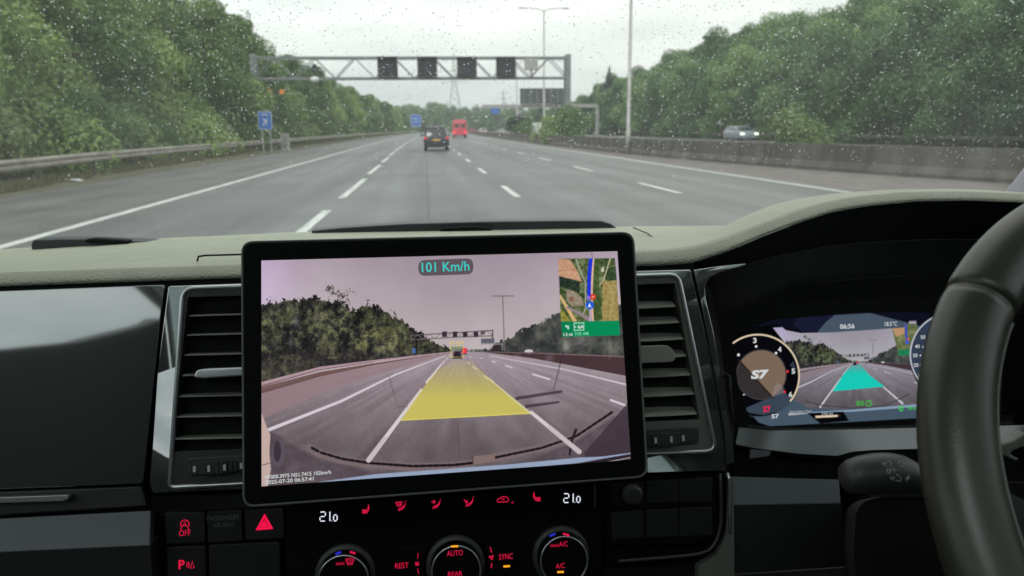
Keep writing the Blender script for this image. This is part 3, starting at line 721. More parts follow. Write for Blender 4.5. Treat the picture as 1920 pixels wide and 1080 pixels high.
fz = n.new('ShaderNodeMath'); fz.operation = 'MULTIPLY_ADD'; fz.inputs[1].default_value = .93; fz.inputs[2].default_value = .05; l.new(pw.outputs[0], fz.inputs[0])
mz = n.new('ShaderNodeMixShader'); l.new(fz.outputs[0], mz.inputs[0]); l.new(tr.outputs[0], mz.inputs[1]); l.new(gl.outputs[0], mz.inputs[2]); tl = n.new('ShaderNodeBsdfTranslucent'); tl.inputs[0].default_value = (.85, .9, .9, 1); mf = n.new('ShaderNodeMixShader'); mf.inputs[0].default_value = .07
tn = n.new('ShaderNodeTexNoise'); tn.inputs['Scale'].default_value = 5; tcx = n.new('ShaderNodeTexCoord'); l.new(tcx.outputs['Object'], tn.inputs[0]); tm = n.new('ShaderNodeMath'); tm.operation = 'MULTIPLY'; tm.inputs[1].default_value = .08; l.new(tn.outputs[0], tm.inputs[0]); l.new(tm.outputs[0], mf.inputs[0])   # thin misted film on the wet glass
l.new(mz.outputs[0], mf.inputs[1]); l.new(tl.outputs[0], mf.inputs[2]); l.new(mf.outputs[0], o_.inputs[0])
b = MB(); rows = []
for z in np.linspace(GB.z - .03, zr, 6):
    rows.append([(x, wsY(z) - .10 * (x / .95) ** 2 * .3, z) for x in np.linspace(-.95, .95, 13)])
b.loft(rows)
ws = b.build('windscreen', gm, smooth=True); tag(ws, 'clear raked windscreen of the van in front of the dashboard', 'windscreen')
wm = bpy.data.materials.new('rain_water'); wm.use_nodes = True; n = wm.node_tree.nodes; l = wm.node_tree.links; n.clear()
o_ = n.new('ShaderNodeOutputMaterial'); gg = n.new('ShaderNodeBsdfGlass'); gg.inputs['IOR'].default_value = 1.33; gg.inputs['Roughness'].default_value = 0
tw_ = n.new('ShaderNodeBsdfTransparent'); mw = n.new('ShaderNodeMixShader'); mw.inputs[0].default_value = .24; l.new(gg.outputs[0], mw.inputs[1]); l.new(tw_.outputs[0], mw.inputs[2]); l.new(mw.outputs[0], o_.inputs[0])
g = np.random.default_rng(5)
nn = Vector((0, 1, -gk)).normalized(); gn = np.array(nn)                # outward glass normal (forward, up)
e1 = np.array([1., 0, 0]); e2 = np.cross(gn, e1)
ndr = 17000; V = []; Q = []
tx = g.random(140000); tz = g.random(140000); k = 0
def dens(px, py):
    f = 1.0
    if py > 250: f *= max(.0, 1 - (py - 250) / 100)
    if px < 420 and py > 120: f *= .35 + .65 * (px / 420)
    if px > 1500: f *= .75
    if 560 < px < 1180 and py < 200: f *= .6
    return f * .9
# unit drop: cap rings
rings = [(1.0, 0.0), (.93, .30), (.72, .52), (.38, .66)]; ns = 8
ang = np.arange(ns) * 2 * pi / ns
base = np.concatenate([np.stack([np.cos(ang) * a, np.sin(ang) * a, np.full(ns, h)], 1) for a, h in rings] + [np.array([[0, 0, .70]])])
tri = []
for r_i in range(3):
    for j in range(ns):
        a, b_, c_, d_ = r_i * ns + j, r_i * ns + (j + 1) % ns, (r_i + 1) * ns + (j + 1) % ns, (r_i + 1) * ns + j
        tri += [(a, b_, c_), (a, c_, d_)]
for j in range(ns): tri.append((3 * ns + j, 3 * ns + (j + 1) % ns, 4 * ns))
for j in range(1, ns - 1): tri.append((0, j + 1, j))
tri = np.array(tri)
for a_, c_ in zip(tx, tz):
    if k >= ndr: break
    x = -1.0 + 2.0 * a_; x = max(-.94, min(.94, x)); z = GB.z + .05 + .37 * c_
    y = wsY(z) - .03 * (x / .95) ** 2
    d = Vector((x, y, z)) - CAM; dd = d.dot(FWD); px = 960 + F * d.dot(RGT) / dd; py = 540 - F * d.dot(UPV) / dd
    if py < -120 or py > 470 or random.random() > dens(px, py): continue
    rad = .00030 + .00062 * random.random() ** 3
    if random.random() < .03: rad *= 1.5
    st = 1 + .35 * random.random(); p0 = np.array([x, y, z]) + gn * .0004
    vv = p0 + base[:, 0:1] * rad * e1 + base[:, 1:2] * rad * st * e2 + base[:, 2:3] * rad * gn
    V.append(vv); Q.append(tri + k * len(base)); k += 1
dr = fastmesh('raindrops', np.concatenate(V), np.concatenate(Q), wm, smooth=True)
tag(dr, 'tiny clear raindrops scattered over the outside of the windscreen', 'raindrops', kind='stuff')

# ------------------------------------------------------------------ wipers on the scuttle
def wiper(label, pts, thick, Y, extra):
    t = thing('wiper_blade', label, 'wiper', at(pts[0][0], pts[0][1], Y))
    b = MB(); front = [at(x, y, Y) for x, y in pts]; b.prism(front, (0, .03, .0)); b.build('blade', M['rubber'], t, bevel=.0015)
    if extra:
        b = MB(); b.prism([at(x, y, Y - .012) for x, y in extra], (0, .014, 0)); b.build('blade_clip', M['black'], t, bevel=.001)
    return t
wiper('long slate black wiper blade parked at the foot of the windscreen above the tablet',
      [(583, 433), (640, 427.5), (700, 423.5), (760, 420), (900, 416), (1060, 414), (1128, 414.5), (1146, 420), (1160, 430), (1150, 446), (590, 450)], .02, 1.075,
      [(826, 431), (832, 427), (860, 426.5), (866, 425), (900, 425), (922, 428), (922, 436), (826, 436)])
wiper('short piece of black wiper blade parked at the far left of the dashboard',
      [(58, 459), (62, 450), (120, 448.5), (175, 448.5), (250, 452), (330, 456), (330, 470), (60, 474)], .02, 1.06, [(160, 449), (176, 447), (240, 451), (240, 456), (160, 455)])
b = MB(); b.loft([[(x, 1.12, H - .19) for x in (-.95, 0, .95)], [(x, 1.45, H - .27 ) for x in (-.95, 0, .95)], [(x, 1.9, H - .42) for x in (-.9, 0, .9)], [(x, 2.1, H - .72) for x in (-.85, 0, .85)]])
o = b.build('bonnet', navy, smooth=True); tag(o, 'short dark bonnet of the van hidden below the windscreen', 'bonnet')

# ------------------------------------------------------------------ dashboard
dash = thing('dashboard', 'long olive beige leather topped dashboard with glossy black fascia panels', 'dashboard', (0, .7, H - .5))
def ip(tbl, x): return lerp(tbl, x)
rA = [(-900, 520), (-300, 489), (0, 468), (300, 447), (590, 434), (1150, 425), (1361, 423), (1500, 423), (3000, 423)]     # far edge
rC = [(-900, 535), (-300, 503), (0, 483), (300, 464), (590, 450), (1150, 440), (1300, 432), (1361, 423.5), (1397, 404), (1445, 385), (1494, 373), (1558, 363.5), (1623, 358), (1687, 355), (1784, 354), (1850, 356), (1930, 362), (2100, 384), (2300, 425), (2500, 490), (3000, 800)]
rB = [(-900, 560), (-300, 529), (0, 513), (450, 497), (800, 487), (1190, 472), (1240, 470), (1300, 463), (1365, 444), (1429, 419), (1494, 394.5), (1542, 381), (1590, 371.5), (1687, 362), (1784, 361), (1920, 367), (2100, 390), (2300, 433), (2500, 500), (3000, 820)]
rD = [(-900, 588), (-300, 554), (0, 537), (450, 521), (800, 512), (1190, 499), (1240, 498), (1300, 493), (1365, 471), (1429, 443), (1494, 419), (1558, 398.5), (1623, 387), (1720, 377.5), (1817, 376), (1920, 380), (2100, 404), (2300, 448), (2500, 515), (3000, 840)]
xs = [-900, -600, -300] + list(range(-150, 1200, 90)) + list(range(1200, 1960, 16)) + [2000, 2060, 2140, 2220, 2300, 2400, 2500, 2700, 3000]
def dep(x, left, hood):
    t = max(0, min(1, (x - 1240) / 180)); t = t * t * (3 - 2 * t); return left + (hood - left) * t
def row(tbl, yl, yh, dy=0): return [at(x, ip(tbl, x) + dy, dep(x, yl, yh)) for x in xs]
rowA = row(rA, 1.10, 1.10); rowC = row(rC, .97, .84); rowB = row(rB, .735, .745)
b = MB()
mid = [a.lerp(c, .5) + Vector((0, 0, .002)) for a, c in zip(rowC, rowB)]
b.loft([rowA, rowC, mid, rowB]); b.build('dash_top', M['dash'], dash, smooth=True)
b = MB(); r1 = [p + Vector((0, -.0005, .0012)) for p in rowB]; rD_ = row(rD, .70, .705)
m1 = [a.lerp(c, .35) + Vector((0, -.006, .004)) for a, c in zip(r1, rD_)]; m2 = [a.lerp(c, .75) + Vector((0, -.005, .002)) for a, c in zip(r1, rD_)]
under = [p + Vector((0, .05, -.004)) for p in rD_]
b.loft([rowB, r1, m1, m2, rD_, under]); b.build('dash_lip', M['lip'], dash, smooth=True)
# grooves of the pop-up tray lid
ptube('lid_groove', Frame((0, .74, -.13), 80), [(370, 489), (372, 481), (385, 479), (455, 477)], .001, .0010, M['black'], dash)
b = MB(); b.tube([at(1188, 427, .98), at(1215, 438, .92), at(1236, 457, .83), at(1240, 463, .79), at(1236, 469, .755), at(1190, 472, .752)], .0011, 6); b.build('lid_groove', M['greyplastic'], dash, smooth=True)
# dark gap and base under the lip
slab('fascia_base', FAS, [(-900, 560), (-300, 550), (0, 537), (450, 521), (1190, 499), (1300, 494), (1325, 560), (1352, 760), (1368, 880), (1370, 1300), (-900, 1500)], -.02, .02, M['black'], dash)
# glovebox
gb = slab('glovebox', FAS, rounded([(-700, 582), (0, 546), (309, 534), (300, 600), (286, 740), (268, 907), (0, 917), (-700, 960)], [2, 2, 6, 4, 4, 8, 2, 2]), 0, .015, M['piano'], dash, bevel=.002)
slab('glovebox_ledge', FAS, [(-700, 962), (0, 921), (265, 911), (276, 950), (0, 968), (-700, 1015)], -.006, .012, M['plastic'], dash, bevel=.002)
slab('handle', FAS, rounded([(-500, 958), (0, 933), (129, 928.5), (128, 935), (118, 939.5), (0, 943), (-500, 968)], [1, 1, 3, 3, 3, 1, 1]), .003, .006, M['silver'], gb, bevel=.001)
LOW1 = Frame((0, .655, -.28), 40); LOW2 = Frame((0, .64, -.32), 6)
slab('lower_fascia', LOW1, [(-700, 1030), (0, 972), (283, 957), (281, 1023), (0, 1036), (-700, 1080)], 0, .01, M['slate'], dash, bevel=.001)
pp = [LOW1.pt(x, y, 0) for x, y in [(-700, 1080), (0, 1036), (281, 1023)]]
q = [at(-700, 1400, pp[0].y + .01), at(0, 1300, pp[1].y + .01), at(300, 1300, pp[2].y + .01)]
b = MB(); b.prism([pp[0], pp[1], pp[2], q[2], q[1], q[0]], (0, .02, -.002)); b.build('lower_fascia', M['plastic'], dash)
# centre fascia
slab('centre_fascia', FAS, rounded([(314, 536), (800, 519), (1296, 505), (1330, 650), (1362, 850), (1362, 884), (1000, 893), (286, 926), (279, 905), (296, 700)], [6, 0, 5, 0, 4, 4, 0, 4, 4, 0]), .001, .015, M['piano'], dash, bevel=.0025)
slab('climate_surround', FAS, rounded([(282, 930), (900, 905), (1362, 884), (1364, 960), (1358, 1010), (1325, 1045), (1280, 1052), (1130, 1060), (1130, 1300), (300, 1300), (286, 1000)], [6, 0, 3, 10, 25, 25, 10, 3, 0, 0, 5]), -.006, .012, M['bezel'], dash, bevel=.003)
# air vents
def vent(outer, r_out, inner, slats, tab, wheel, xl_, xr_, side, tilt):
    v = slab('air_vent', FAS, rounded(outer, r_out), .004, .003, M['black'], dash)
    ring('bezel', FAS, rounded(outer, r_out), rounded(inner, 5), .016, .015, M['greyplastic' if side > 0 else 'plastic'], v, bevel=.0006)
    ptube('trim', FAS, rounded(outer, r_out), .016, .0021, M['chrome'], v, closed=True)
    for y0, x0, x1 in slats:
        A = FAS.pt(x0, y0, .010); B = FAS.pt(x1, y0 - (x1 - x0) * .028, .010); k = 9
        ax = (B - A).normalized(); a = R(tilt); up = FAS.n * cos(a) + FAS.ey * sin(a) * -1
        th = .0011; rows = []
        for i in range(k + 1):
            c = A.lerp(B, i / k); e = sin(pi * min(1, max(0, (i / k)))) ** .3 if 0 < i < k else .5
            dpt = .0085 * (.45 + .55 * e); nn_ = up.cross(ax).normalized()
            rows.append([c - up * dpt - nn_ * th, c + up * dpt - nn_ * th * .5, c + up * dpt + nn_ * th * .5, c - up * dpt + nn_ * th])
        MB().loft(rows, closed=True, caps=True).build('slat', M['slat'], v, bevel=.0004)
    slab('adjuster', FAS, rounded(tab, 5), .024, .014, M['silver' if side < 0 else 'slat'], v, bevel=.0015)
    # thumbwheel in its recess
    (wx0, wy0, wx1, wy1) = wheel
    A = FAS.pt(wx0, wy0, .010); B = FAS.pt(wx1, wy1, .010); rows = []; k = 28; hh = mpp(A) * 11
    slab('wheel_recess', FAS, rounded([(wx0 - 6, wy0 - 17), (wx1 + 22, wy1 - 17), (wx1 + 20, wy1 + 16), (wx0 - 6, wy0 + 18)], 8), .0175, .006, M['plastic'], v, bevel=.001)
    for i in range(k + 1):
        t_ = i / k; c = A.lerp(B, t_); bulge = sin(pi * t_) * .007 + (.0007 if i % 2 else 0) + .008
        rows.append([c - FAS.ey * hh * (.6 + .4 * sin(pi * t_)) + FAS.n * .0, c - FAS.ey * hh * (.6 + .4 * sin(pi * t_)) + FAS.n * bulge, c + FAS.ey * hh * (.6 + .4 * sin(pi * t_)) + FAS.n * bulge, c + FAS.ey * hh * (.6 + .4 * sin(pi * t_))])
    tw = MB().loft(rows, closed=True, caps=True).build('thumbwheel', M['plastic'], v)
    mk = MB()
    for f in ((.15, .4, .65, .9) if side < 0 else (.1, .36, .62, .84)):
        c = A.lerp(B, f) + FAS.n * (.0095 + sin(pi * f) * .007); mk.box(c, (.0022, .001, .0050), Matrix.Rotation(R(-16), 3, 'X'))
    mk.build('mark', M['iconwhite'], tw)
vent([(343, 541), (640, 530), (640, 896), (318, 914), (293, 895)][:4] , [22, 6, 6, 10], [(352, 557), (630, 549), (630, 835), (322, 847)],
     [(592, 359, 630), (628, 355, 630), (665, 350, 630), (703, 346, 630), (742, 340, 630), (780, 336, 630), (821, 332, 630)],
     [(363, 708), (368, 694), (385, 691), (470, 688), (470, 704), (380, 710)], (356, 876, 470, 868), 0, 0, -1, 4)
vent([(1010, 524), (1272, 515), (1342, 846), (1010, 858)], [6, 18, 20, 6], [(1020, 541), (1266, 531), (1312, 787), (1020, 799)],
     [(577, 1025, 1263), (607, 1025, 1270), (638, 1025, 1278), (670, 1025, 1283), (705, 1025, 1291), (741, 1025, 1298), (778, 1025, 1303)],
     [(1150, 651), (1250, 647), (1262, 655), (1268, 672), (1262, 679), (1150, 684)], (1180, 824, 1290, 817), 0, 0, 1, 26)
# strip between the centre fascia and the instrument cowl, cowl lining
slab('cowl_frame', FAS, [(1301, 506), (1345, 499.5), (1398, 494), (1400, 497), (1352, 510), (1330, 521), (1322, 538), (1324, 560), (1338, 620), (1352, 700), (1363, 770), (1374, 822), (1378, 868), (1363, 872), (1357, 800), (1330, 640)], .004, .012, M['piano'], dash, bevel=.001)
und = [at(x, ip(rD, x) + .5, dep(x, .70, .705)) for x in xs if x >= 1300]
L1 = [(1300, 502), (1397, 495), (1461, 479), (1558, 461), (1623, 455), (1720, 450), (1846, 449), (2000, 455), (2200, 475), (2500, 540), (3000, 860)]
r2 = [at(x, ip(L1, x), .80) for x in xs if x >= 1300]
b = MB(); b.loft([und, r2]); b.build('cowl_lining', M['hood'], dash, smooth=True)
L2 = [(1300, 560), (1330, 610), (1494, 531), (1600, 520), (1784, 514), (2000, 518), (2500, 600), (3000, 900)]
L3 = [(1300, 760), (1360, 700), (1420, 612), (1500, 594), (1600, 587), (1780, 583), (2000, 590), (2500, 700), (3000, 980)]
xr2 = [x for x in xs if x >= 1300]
b = MB(); b.loft([r2, [at(x, ip(L2, x), .835) for x in xr2], [at(x, ip(L3, x), .86) for x in xr2]]); b.build('cowl_lining', M['plastic'], dash, smooth=True)
P = smoothpath([at(x, ip(L1, x), .799) for x in (1397, 1461, 1558, 1623, 1720, 1846, 2000)], 4)
b = MB(); b.tube(P, .00045, 5); b.build('cowl_seam', M['greyplastic'], dash, smooth=True)
P = smoothpath([at(x, y, .80) for x, y in ((1361, 556), (1362, 549), (1372, 542), (1420, 520), (1480, 492), (1518, 476))], 4)
b = MB(); b.tube(P, .0004, 5); b.build('cowl_seam', M['plastic'], dash, smooth=True)
P = smoothpath([at(x, y, .833) for x, y in ((1470, 545), (1560, 528), (1700, 517), (1850, 515))], 4)
b = MB(); b.tube(P, .0005, 5); b.build('cowl_seam', M['plastic'], dash, smooth=True)
# backing behind everything on the driver side
slab('column_backing', Frame((0, .90, -.2), 5), [(1290, 480), (3000, 480), (3000, 1500), (1290, 1500)], 0, .01, M['black'], dash)
b = MB(); b.loft([[at(x, y, .70) for x, y in ((1322, 530), (1338, 620), (1352, 700), (1365, 780), (1376, 830))], [at(x, y, .86) for x, y in ((1345, 560), (1355, 620), (1362, 700), (1369, 780), (1382, 815))]]); b.build('cowl_lining', M['black'], dash)
# key shaped reflection at the left cheek of the cowl, built as a tube
ptube('cowl_reflection', Frame((0, .70, -.2), 10), [(1356, 708), (1361, 700), (1368, 706), (1369, 740), (1373, 775), (1373, 790)], 0, .0016, M['plastic'], dash)
# glossy ledge under the instrument display and knee panels
LED = Frame((0, .80, -.262), 34)
slab('instrument_ledge', LED, rounded([(1384, 800), (1440, 806), (1560, 805), (1920, 796), (2300, 790), (2300, 880), (1920, 838), (1640, 845), (1600, 848), (1570, 856), (1500, 852), (1420, 842), (1378, 834)], 4), 0, .01, M['ledge'], dash, bevel=.001)
slab('ledge_lip', Frame((0, .82, -.25), 10), [(1400, 797), (1460, 803.5), (1600, 802), (1900, 791), (1900, 797), (1600, 807.5), (1460, 809), (1400, 803)], .003, .01, M['plastic'], dash, bevel=.0008)
KN = Frame((0, .66, -.31), 36); KN2 = Frame((0, .66, -.335), 4)
slab('side_trim', FAS, rounded([(1366, 884), (1376, 905), (1377, 1080), (1377, 1300), (1300, 1300), (1310, 1062), (1345, 1040), (1362, 1000)], 3), -.004, .01, M['greyplastic'], dash, bevel=.001)
ptube('side_trim_edge', FAS, [(1363, 887), (1367, 900), (1369, 960), (1369, 1000)], .003, .0016, M['chrome'], dash)
slab('knee_panel', KN, [(1371, 893), (1574, 899), (1577, 944), (1372, 948)], 0, .01, M['slate'], dash, bevel=.001)
pp = [KN.pt(x, y, 0) for x, y in ((1372, 948), (1577, 944))]
b = MB(); b.prism([pp[0], pp[1], at(1585, 1062, pp[1].y + .004), at(1374, 1076, pp[0].y + .004)], (0, .02, 0)); b.build('knee_panel', M['plastic'], dash)
b = MB(); b.prism([at(1374, 1079, .66), at(1590, 1064, .66), at(1640, 1300, .66), at(1374, 1300, .66)], (0, .02, 0)); b.build('knee_panel', M['greyplastic'], dash)
slab('ledge_underside', Frame((0, .77, -.29), 10), [(1376, 838), (1420, 846), (1500, 856), (1575, 860), (1640, 852), (2300, 870), (2300, 960), (1576, 900), (1372, 892)], 0, .02, M['black'], dash, bevel=.001)
slab('ledge_catch', Frame((0, .75, -.29), 30), [(1407, 842), (1446, 845), (1444, 855), (1406, 860)], 0, .004, M['slate'], dash, bevel=.0005)

# ------------------------------------------------------------------ switch panels and climate controls
def z7(x, y): return (290 + x / 3.368, 890 + y / 3.368)
def z8(x, y): return (800 + x / 3.2, 880 + y / 3.2)
def arc(c, r, a0, a1, n=12): return [(c[0] + r * cos(R(a0 + (a1 - a0) * i / n)), c[1] - r * sin(R(a0 + (a1 - a0) * i / n))) for i in range(n + 1)]
sw = thing('switch_panel', 'block of dark buttons with red symbols under the left air vent', 'switches', FAS.pt(420, 1000))
def button(pts, parent, off=.004, mt='switch'):
    return slab('button', FAS, rounded(pts, 5), off, .010, M[mt], parent, bevel=.001)
bt = button([(308, 962), (384, 959), (385, 1018), (311, 1021)], sw)
c = z7(191, 313); strokes('symbol', FAS, [arc(c, 8, -50, 230, 16), [z7(176, 328), z7(190, 298), z7(204, 328)], [z7(181, 320), z7(200, 320)], [z7(168, 338), z7(162, 343), z7(172, 345)], [z7(212, 338), z7(218, 343), z7(208, 345)]], 1.6, M['red'], bt, off=.0046)
text('OFF', FAS, 346.5, 999.5, 10.5, M['red'], bt, wpx=21, off=.0046)
bt = button([(388, 959), (454, 956), (455, 1015), (389, 1018)], sw)
text('PASSENGER', FAS, 418.5, 971, 8.5, M['inkgrey'], bt, wpx=59, off=.0046); text('AIR BAG', FAS, 418.5, 984, 8.5, M['inkgrey'], bt, wpx=38, off=.0046)
bt = button([(458, 956), (532, 952), (533, 1010), (459, 1013)], sw)
b = MB(); hz = [z7(693, 248), z7(747, 343), z7(637, 352)]
b.prism([FAS.pt(*p, .0052) for p in hz], -FAS.n * .001); b.build('hazard_triangle', M['redhi'], bt)
hc = z7(692, 312); strokes('triangle_line', FAS, [[((p[0] - hc[0]) * .50 + hc[0], (p[1] - hc[1]) * .5 + hc[1]) for p in hz + hz[:1]]], 1.2, M['bezel'], bt, off=.0053)
bt = button([(312, 1026), (386, 1023), (387, 1100), (314, 1100)], sw)
text('P', FAS, 340.5, 1058.5, 17, M['red'], bt, off=.0046, bold=.03)
strokes('symbol', FAS, [arc((342, 1059), r, -28, 28, 6) for r in (9, 12.5)] + [[(357, 1065), (360.5, 1052), (364, 1065), (357, 1065)]], 1.5, M['red'], bt, off=.0046)
bt = button([(391, 1022), (524, 1016), (526, 1100), (392, 1100)], sw)
# climate panel
cp = thing('climate_panel', 'climate control panel with three round knobs and red symbols below the tablet', 'climate controls', FAS.pt(850, 1000))
cpb = slab('faceplate', FAS, rounded([(536, 948), (820, 935), (1128, 918), (1130, 1100), (536, 1300)], 6), .003, .008, M['bezel'], cp, bevel=.001)
slab('key_strip', FAS, rounded([(600, 953), (1035, 919), (1112, 915), (1114, 952), (1040, 956), (610, 984)], 5), .005, .003, M['bezel'], cp, bevel=.0008)
slab('display_edge', FAS, rounded([(1113, 912), (1118, 912), (1118, 953), (1113, 954)], 1), .006, .003, M['plastic'], cp)
# seven segment figures
def seven(s, x0, y0, wd, h, parent, slope):
    SEG = {'2': 'abged', '1': 'bc', '0': 'abcdef'}
    ln = []
    def Y_(x): return y0 + slope * (x - x0)
    t_, m_, b_ = -h / 2, 0, h / 2
    P_ = lambda dx, dy: (x0 + dx * wd / 9, Y_(x0 + dx) + dy)
    ln += [[P_(1, t_), P_(9, t_)], [P_(10, t_ + 1.5), P_(10, m_ - 1.5)], [P_(1.5, m_), P_(8.5, m_)], [P_(0, m_ + 1.5), P_(0, b_ - 1.5)], [P_(1, b_), P_(9, b_)]]
    ln += [[P_(18.5, t_), P_(18.5, b_)], [P_(21.6, b_), P_(22.2, b_)]]
    c_ = h * .12; ln += [[P_(25.4, c_ - 3), P_(25.4, b_ - 1.5)], [P_(32, c_ - 3), P_(32, b_ - 1.5)], [P_(26.4, c_ - 4.5), P_(31, c_ - 4.5)], [P_(26.4, b_), P_(31, b_)]]
    return strokes('temperature', FAS, ln, 2.1, M['whitelit'], parent, off=.0062)
seven('21.0', 600, 968.5, 9, 17, cp, -.02); seven('21.0', 1057, 934, 8.6, 16.5, cp, -.02)
def seat(cx_, cy_, flip=1, extra=None, k=1):
    f = lambda x, y: (cx_ + flip * x * k, cy_ + y * k)
    return [[f(5, -9), f(4, -2), f(0, 5)], [f(6, -5), f(5, 2), f(1, 7)], [f(0, 5), f(-7, 6)], [f(-7, 2), f(0, 3)]] + (extra or [])
def wavy(cx_, cy_, flip=1): return [[(cx_ + flip * (-7 + i * 3), cy_ + 1), (cx_ + flip * (-6 + i * 3), cy_ + 5), (cx_ + flip * (-7 + i * 3), cy_ + 9)] for i in range(3)]
strokes('seat_heat_symbol', FAS, seat(686, 955) + wavy(687, 954), 1.8, M['red'], cp, off=.0056)
strokes('seat_heat_symbol', FAS, seat(1006, 932, -1) + wavy(1006, 931, -1), 1.8, M['red'], cp, off=.0056)
def person_sym(cx_, cy_, ex):
    ln = [[(cx_ + 8, cy_ - 6), (cx_ + 6, cy_ + 1), (cx_ + 2, cy_ + 6), (cx_ - 6, cy_ + 8)], [(cx_ + 6, cy_ - 1), (cx_ + 1, cy_ + 3), (cx_ - 5, cy_ + 5)], [(cx_ + 8.6, cy_ - 10), (cx_ + 9, cy_ - 9)]]
    return strokes('airflow_symbol', FAS, ln + ex, 1.9, M['red'], cp, off=.0056)
person_sym(752, 949, [[(742, 942), (755, 941), (752, 948), (745, 949), (742, 942)], [(747, 943), (747, 948)], [(751, 942.5), (750, 948)]])
person_sym(817, 945, [[(809, 941), (815, 941)], [(813, 938), (816, 941), (813, 944)]])
person_sym(879, 941, [[(870, 937), (876, 942)], [(876, 938), (876, 942), (872, 942.5)]])
strokes('recirculation_symbol', FAS, [[(932, 939), (934, 935.5), (938, 934), (941, 931.5), (948, 931), (952, 934), (954, 937), (952, 940.5), (934, 941.5), (932, 939)], [(940, 936.5), (946, 936), (944, 934.5)]], 1.6, M['red'], cp, off=.0056)
text('A', FAS, 961, 942, 4.5, M['red'], cp, off=.0056)
def knob(cx_, cy_, rpx, items):
    c = FAS.pt(cx_, cy_, .0); k = mpp(c); r = rpx * k * 1.0
    circ = lambda rr_, off: [c + FAS.ex * rr_ * cos(2 * pi * j / 48) + FAS.ey * rr_ * sin(2 * pi * j / 48) + FAS.n * off for j in range(48)]
    b = MB(); b.loft([circ(r * 1.22, .003), circ(r * 1.22, .006), circ(r * 1.14, .008), circ(r * 1.02, .008)], closed=True); b.build('collar', M['plastic'], cp, smooth=True)
    b = MB(); b.loft([circ(r * .97, .003), circ(r * .97, .021), circ(r * .92, .023), circ(r * .5, .0226)], closed=True, caps=True); kb = b.build('knob', M['bezel'], cp)
    b = MB(); b.tube(circ(r * .975, .0222), .00075, 6, closed=True); b.build('ring', M['silver'], kb, smooth=True)
    for it in items: it(kb)
    return kb
OFK = .0240
def T(s, x, y, h, wd, mt='red'): return lambda k: text(s, FAS, x, y, h, M[mt], k, wpx=wd, off=OFK)
def ST(lines, wd, mt='red', nm='symbol'): return lambda k: strokes(nm, FAS, lines, wd, M[mt], k, off=OFK)
knob(649, 1074, 46, [ST([arc((649, 1074), 40, 104, 120, 5)], 4, 'bluelit', 'cold_mark'), ST([arc((649, 1074), 40, 64, 80, 5)], 4, 'red', 'hot_mark'),
     T('MAX', 638.5, 1057, 5.5, 16), ST([[(648, 1049), (652, 1047.5), (660, 1047.5), (664.5, 1048.5), (661, 1056), (652, 1057), (648, 1049)]] + [[(x, 1049), (x - .8, 1053), (x, 1056), (x - .8, 1060)] for x in (652.5, 656.5, 660.5)], 1.4)])
knob(854, 1056, 45, [ST([[(846, 1024.5), (859, 1024)]], 4, 'amberlit', 'indicator_led'), T('AUTO', 853, 1037, 10, 30), T('REAR', 853.5, 1076, 9, 27)])
knob(1050, 1038, 44, [ST([arc((1050, 1038), 38, 103, 121, 5)], 4, 'bluelit', 'cold_mark'), ST([arc((1050, 1038), 38, 63, 81, 5)], 4, 'red', 'hot_mark'),
     T('MAX', 1040, 1023, 5.5, 16), T('A/C', 1056.5, 1020, 9.5, 16.5), T('A/C', 1050.5, 1061, 9, 17), ST([[(1045, 1072.6), (1057, 1072.2)]], 4, 'amberlit', 'indicator_led')])
bt = slab('button', FAS, rounded([(735, 1028), (795, 1026), (797, 1100), (735, 1100)], 6), .006, .004, M['bezel'], cp, bevel=.001)
text('REST', FAS, 753.5, 1060.5, 10, M['red'], bt, wpx=25, off=.0068)
strokes('fan_symbol', FAS, [[(784, 1037), (783, 1047)], [(783, 1066), (785, 1076)], arc((782, 1057), 3.2, 0, 360, 10), [(779, 1054), (785, 1060)], [(779, 1060), (785, 1054)]], 1.2, M['red'], bt, off=.0068)
bt = slab('button', FAS, rounded([(908, 1015), (968, 1012), (972, 1064), (912, 1068)], 6), .006, .004, M['bezel'], cp, bevel=.001)
text('SYNC', FAS, 948.5, 1043.5, 10.5, M['red'], bt, wpx=26, off=.0068)
strokes('indicator_led', FAS, [[(944, 1062), (956, 1061.2)]], 4, M['amberlit'], bt, off=.0068)
strokes('fan_symbol', FAS, [[(919, 1026), (922, 1036)], [(922, 1056), (921, 1065)], arc((921.5, 1045), 2.2, 0, 360, 8), arc((921.5, 1045), 4, 20, 70, 4), arc((921.5, 1045), 4, 140, 190, 4), arc((921.5, 1045), 4, 260, 310, 4)], 1.8, M['red'], bt, off=.0068)
# blank switch block on the right
sr = thing('blank_switch_block', 'unlit dark switch block with a round control under the right air vent', 'switches', FAS.pt(1240, 970))
slab('housing', FAS, rounded([(1124, 904), (1340, 892), (1344, 985), (1336, 1012), (1300, 1022), (1146, 1024), (1128, 960)], [6, 12, 10, 14, 16, 6, 6]), .004, .008, M['bezel'], sr, bevel=.002)
for x0 in (1147, 1212, 1275):
    for (y0, y1) in ((905, 948), (959, 1012)):
        d = (x0 - 1147) * .055
        button([(x0 - 1, y0 - d + 1), (x0 + 60.5, y0 - d - 2), (x0 + 61.5, y1 - d * .7 - 3), (x0, y1 - d * .7)], sr, off=.0047, mt='switch')
c = FAS.pt(1183, 925, .009); rr_ = mpp(c) * 20
b = MB(); b.loft([[c + (FAS.ex * cos(2 * pi * j / 28) + FAS.ey * sin(2 * pi * j / 28)) * rr_ * f + FAS.n * o_2 for j in range(28)] for f, o_2 in ((1, -.003), (1, .006), (.85, .009), (.5, .0095))], closed=True, caps=True); b.build('round_control', M['plastic'], sr, smooth=True)
ptube('gloss_border', FAS, smoothpath([(1350, 888), (1352, 950), (1350, 990), (1338, 1022), (1312, 1038), (1240, 1046), (1160, 1052)], 4), .004, .0016, M['plastic'], sr)

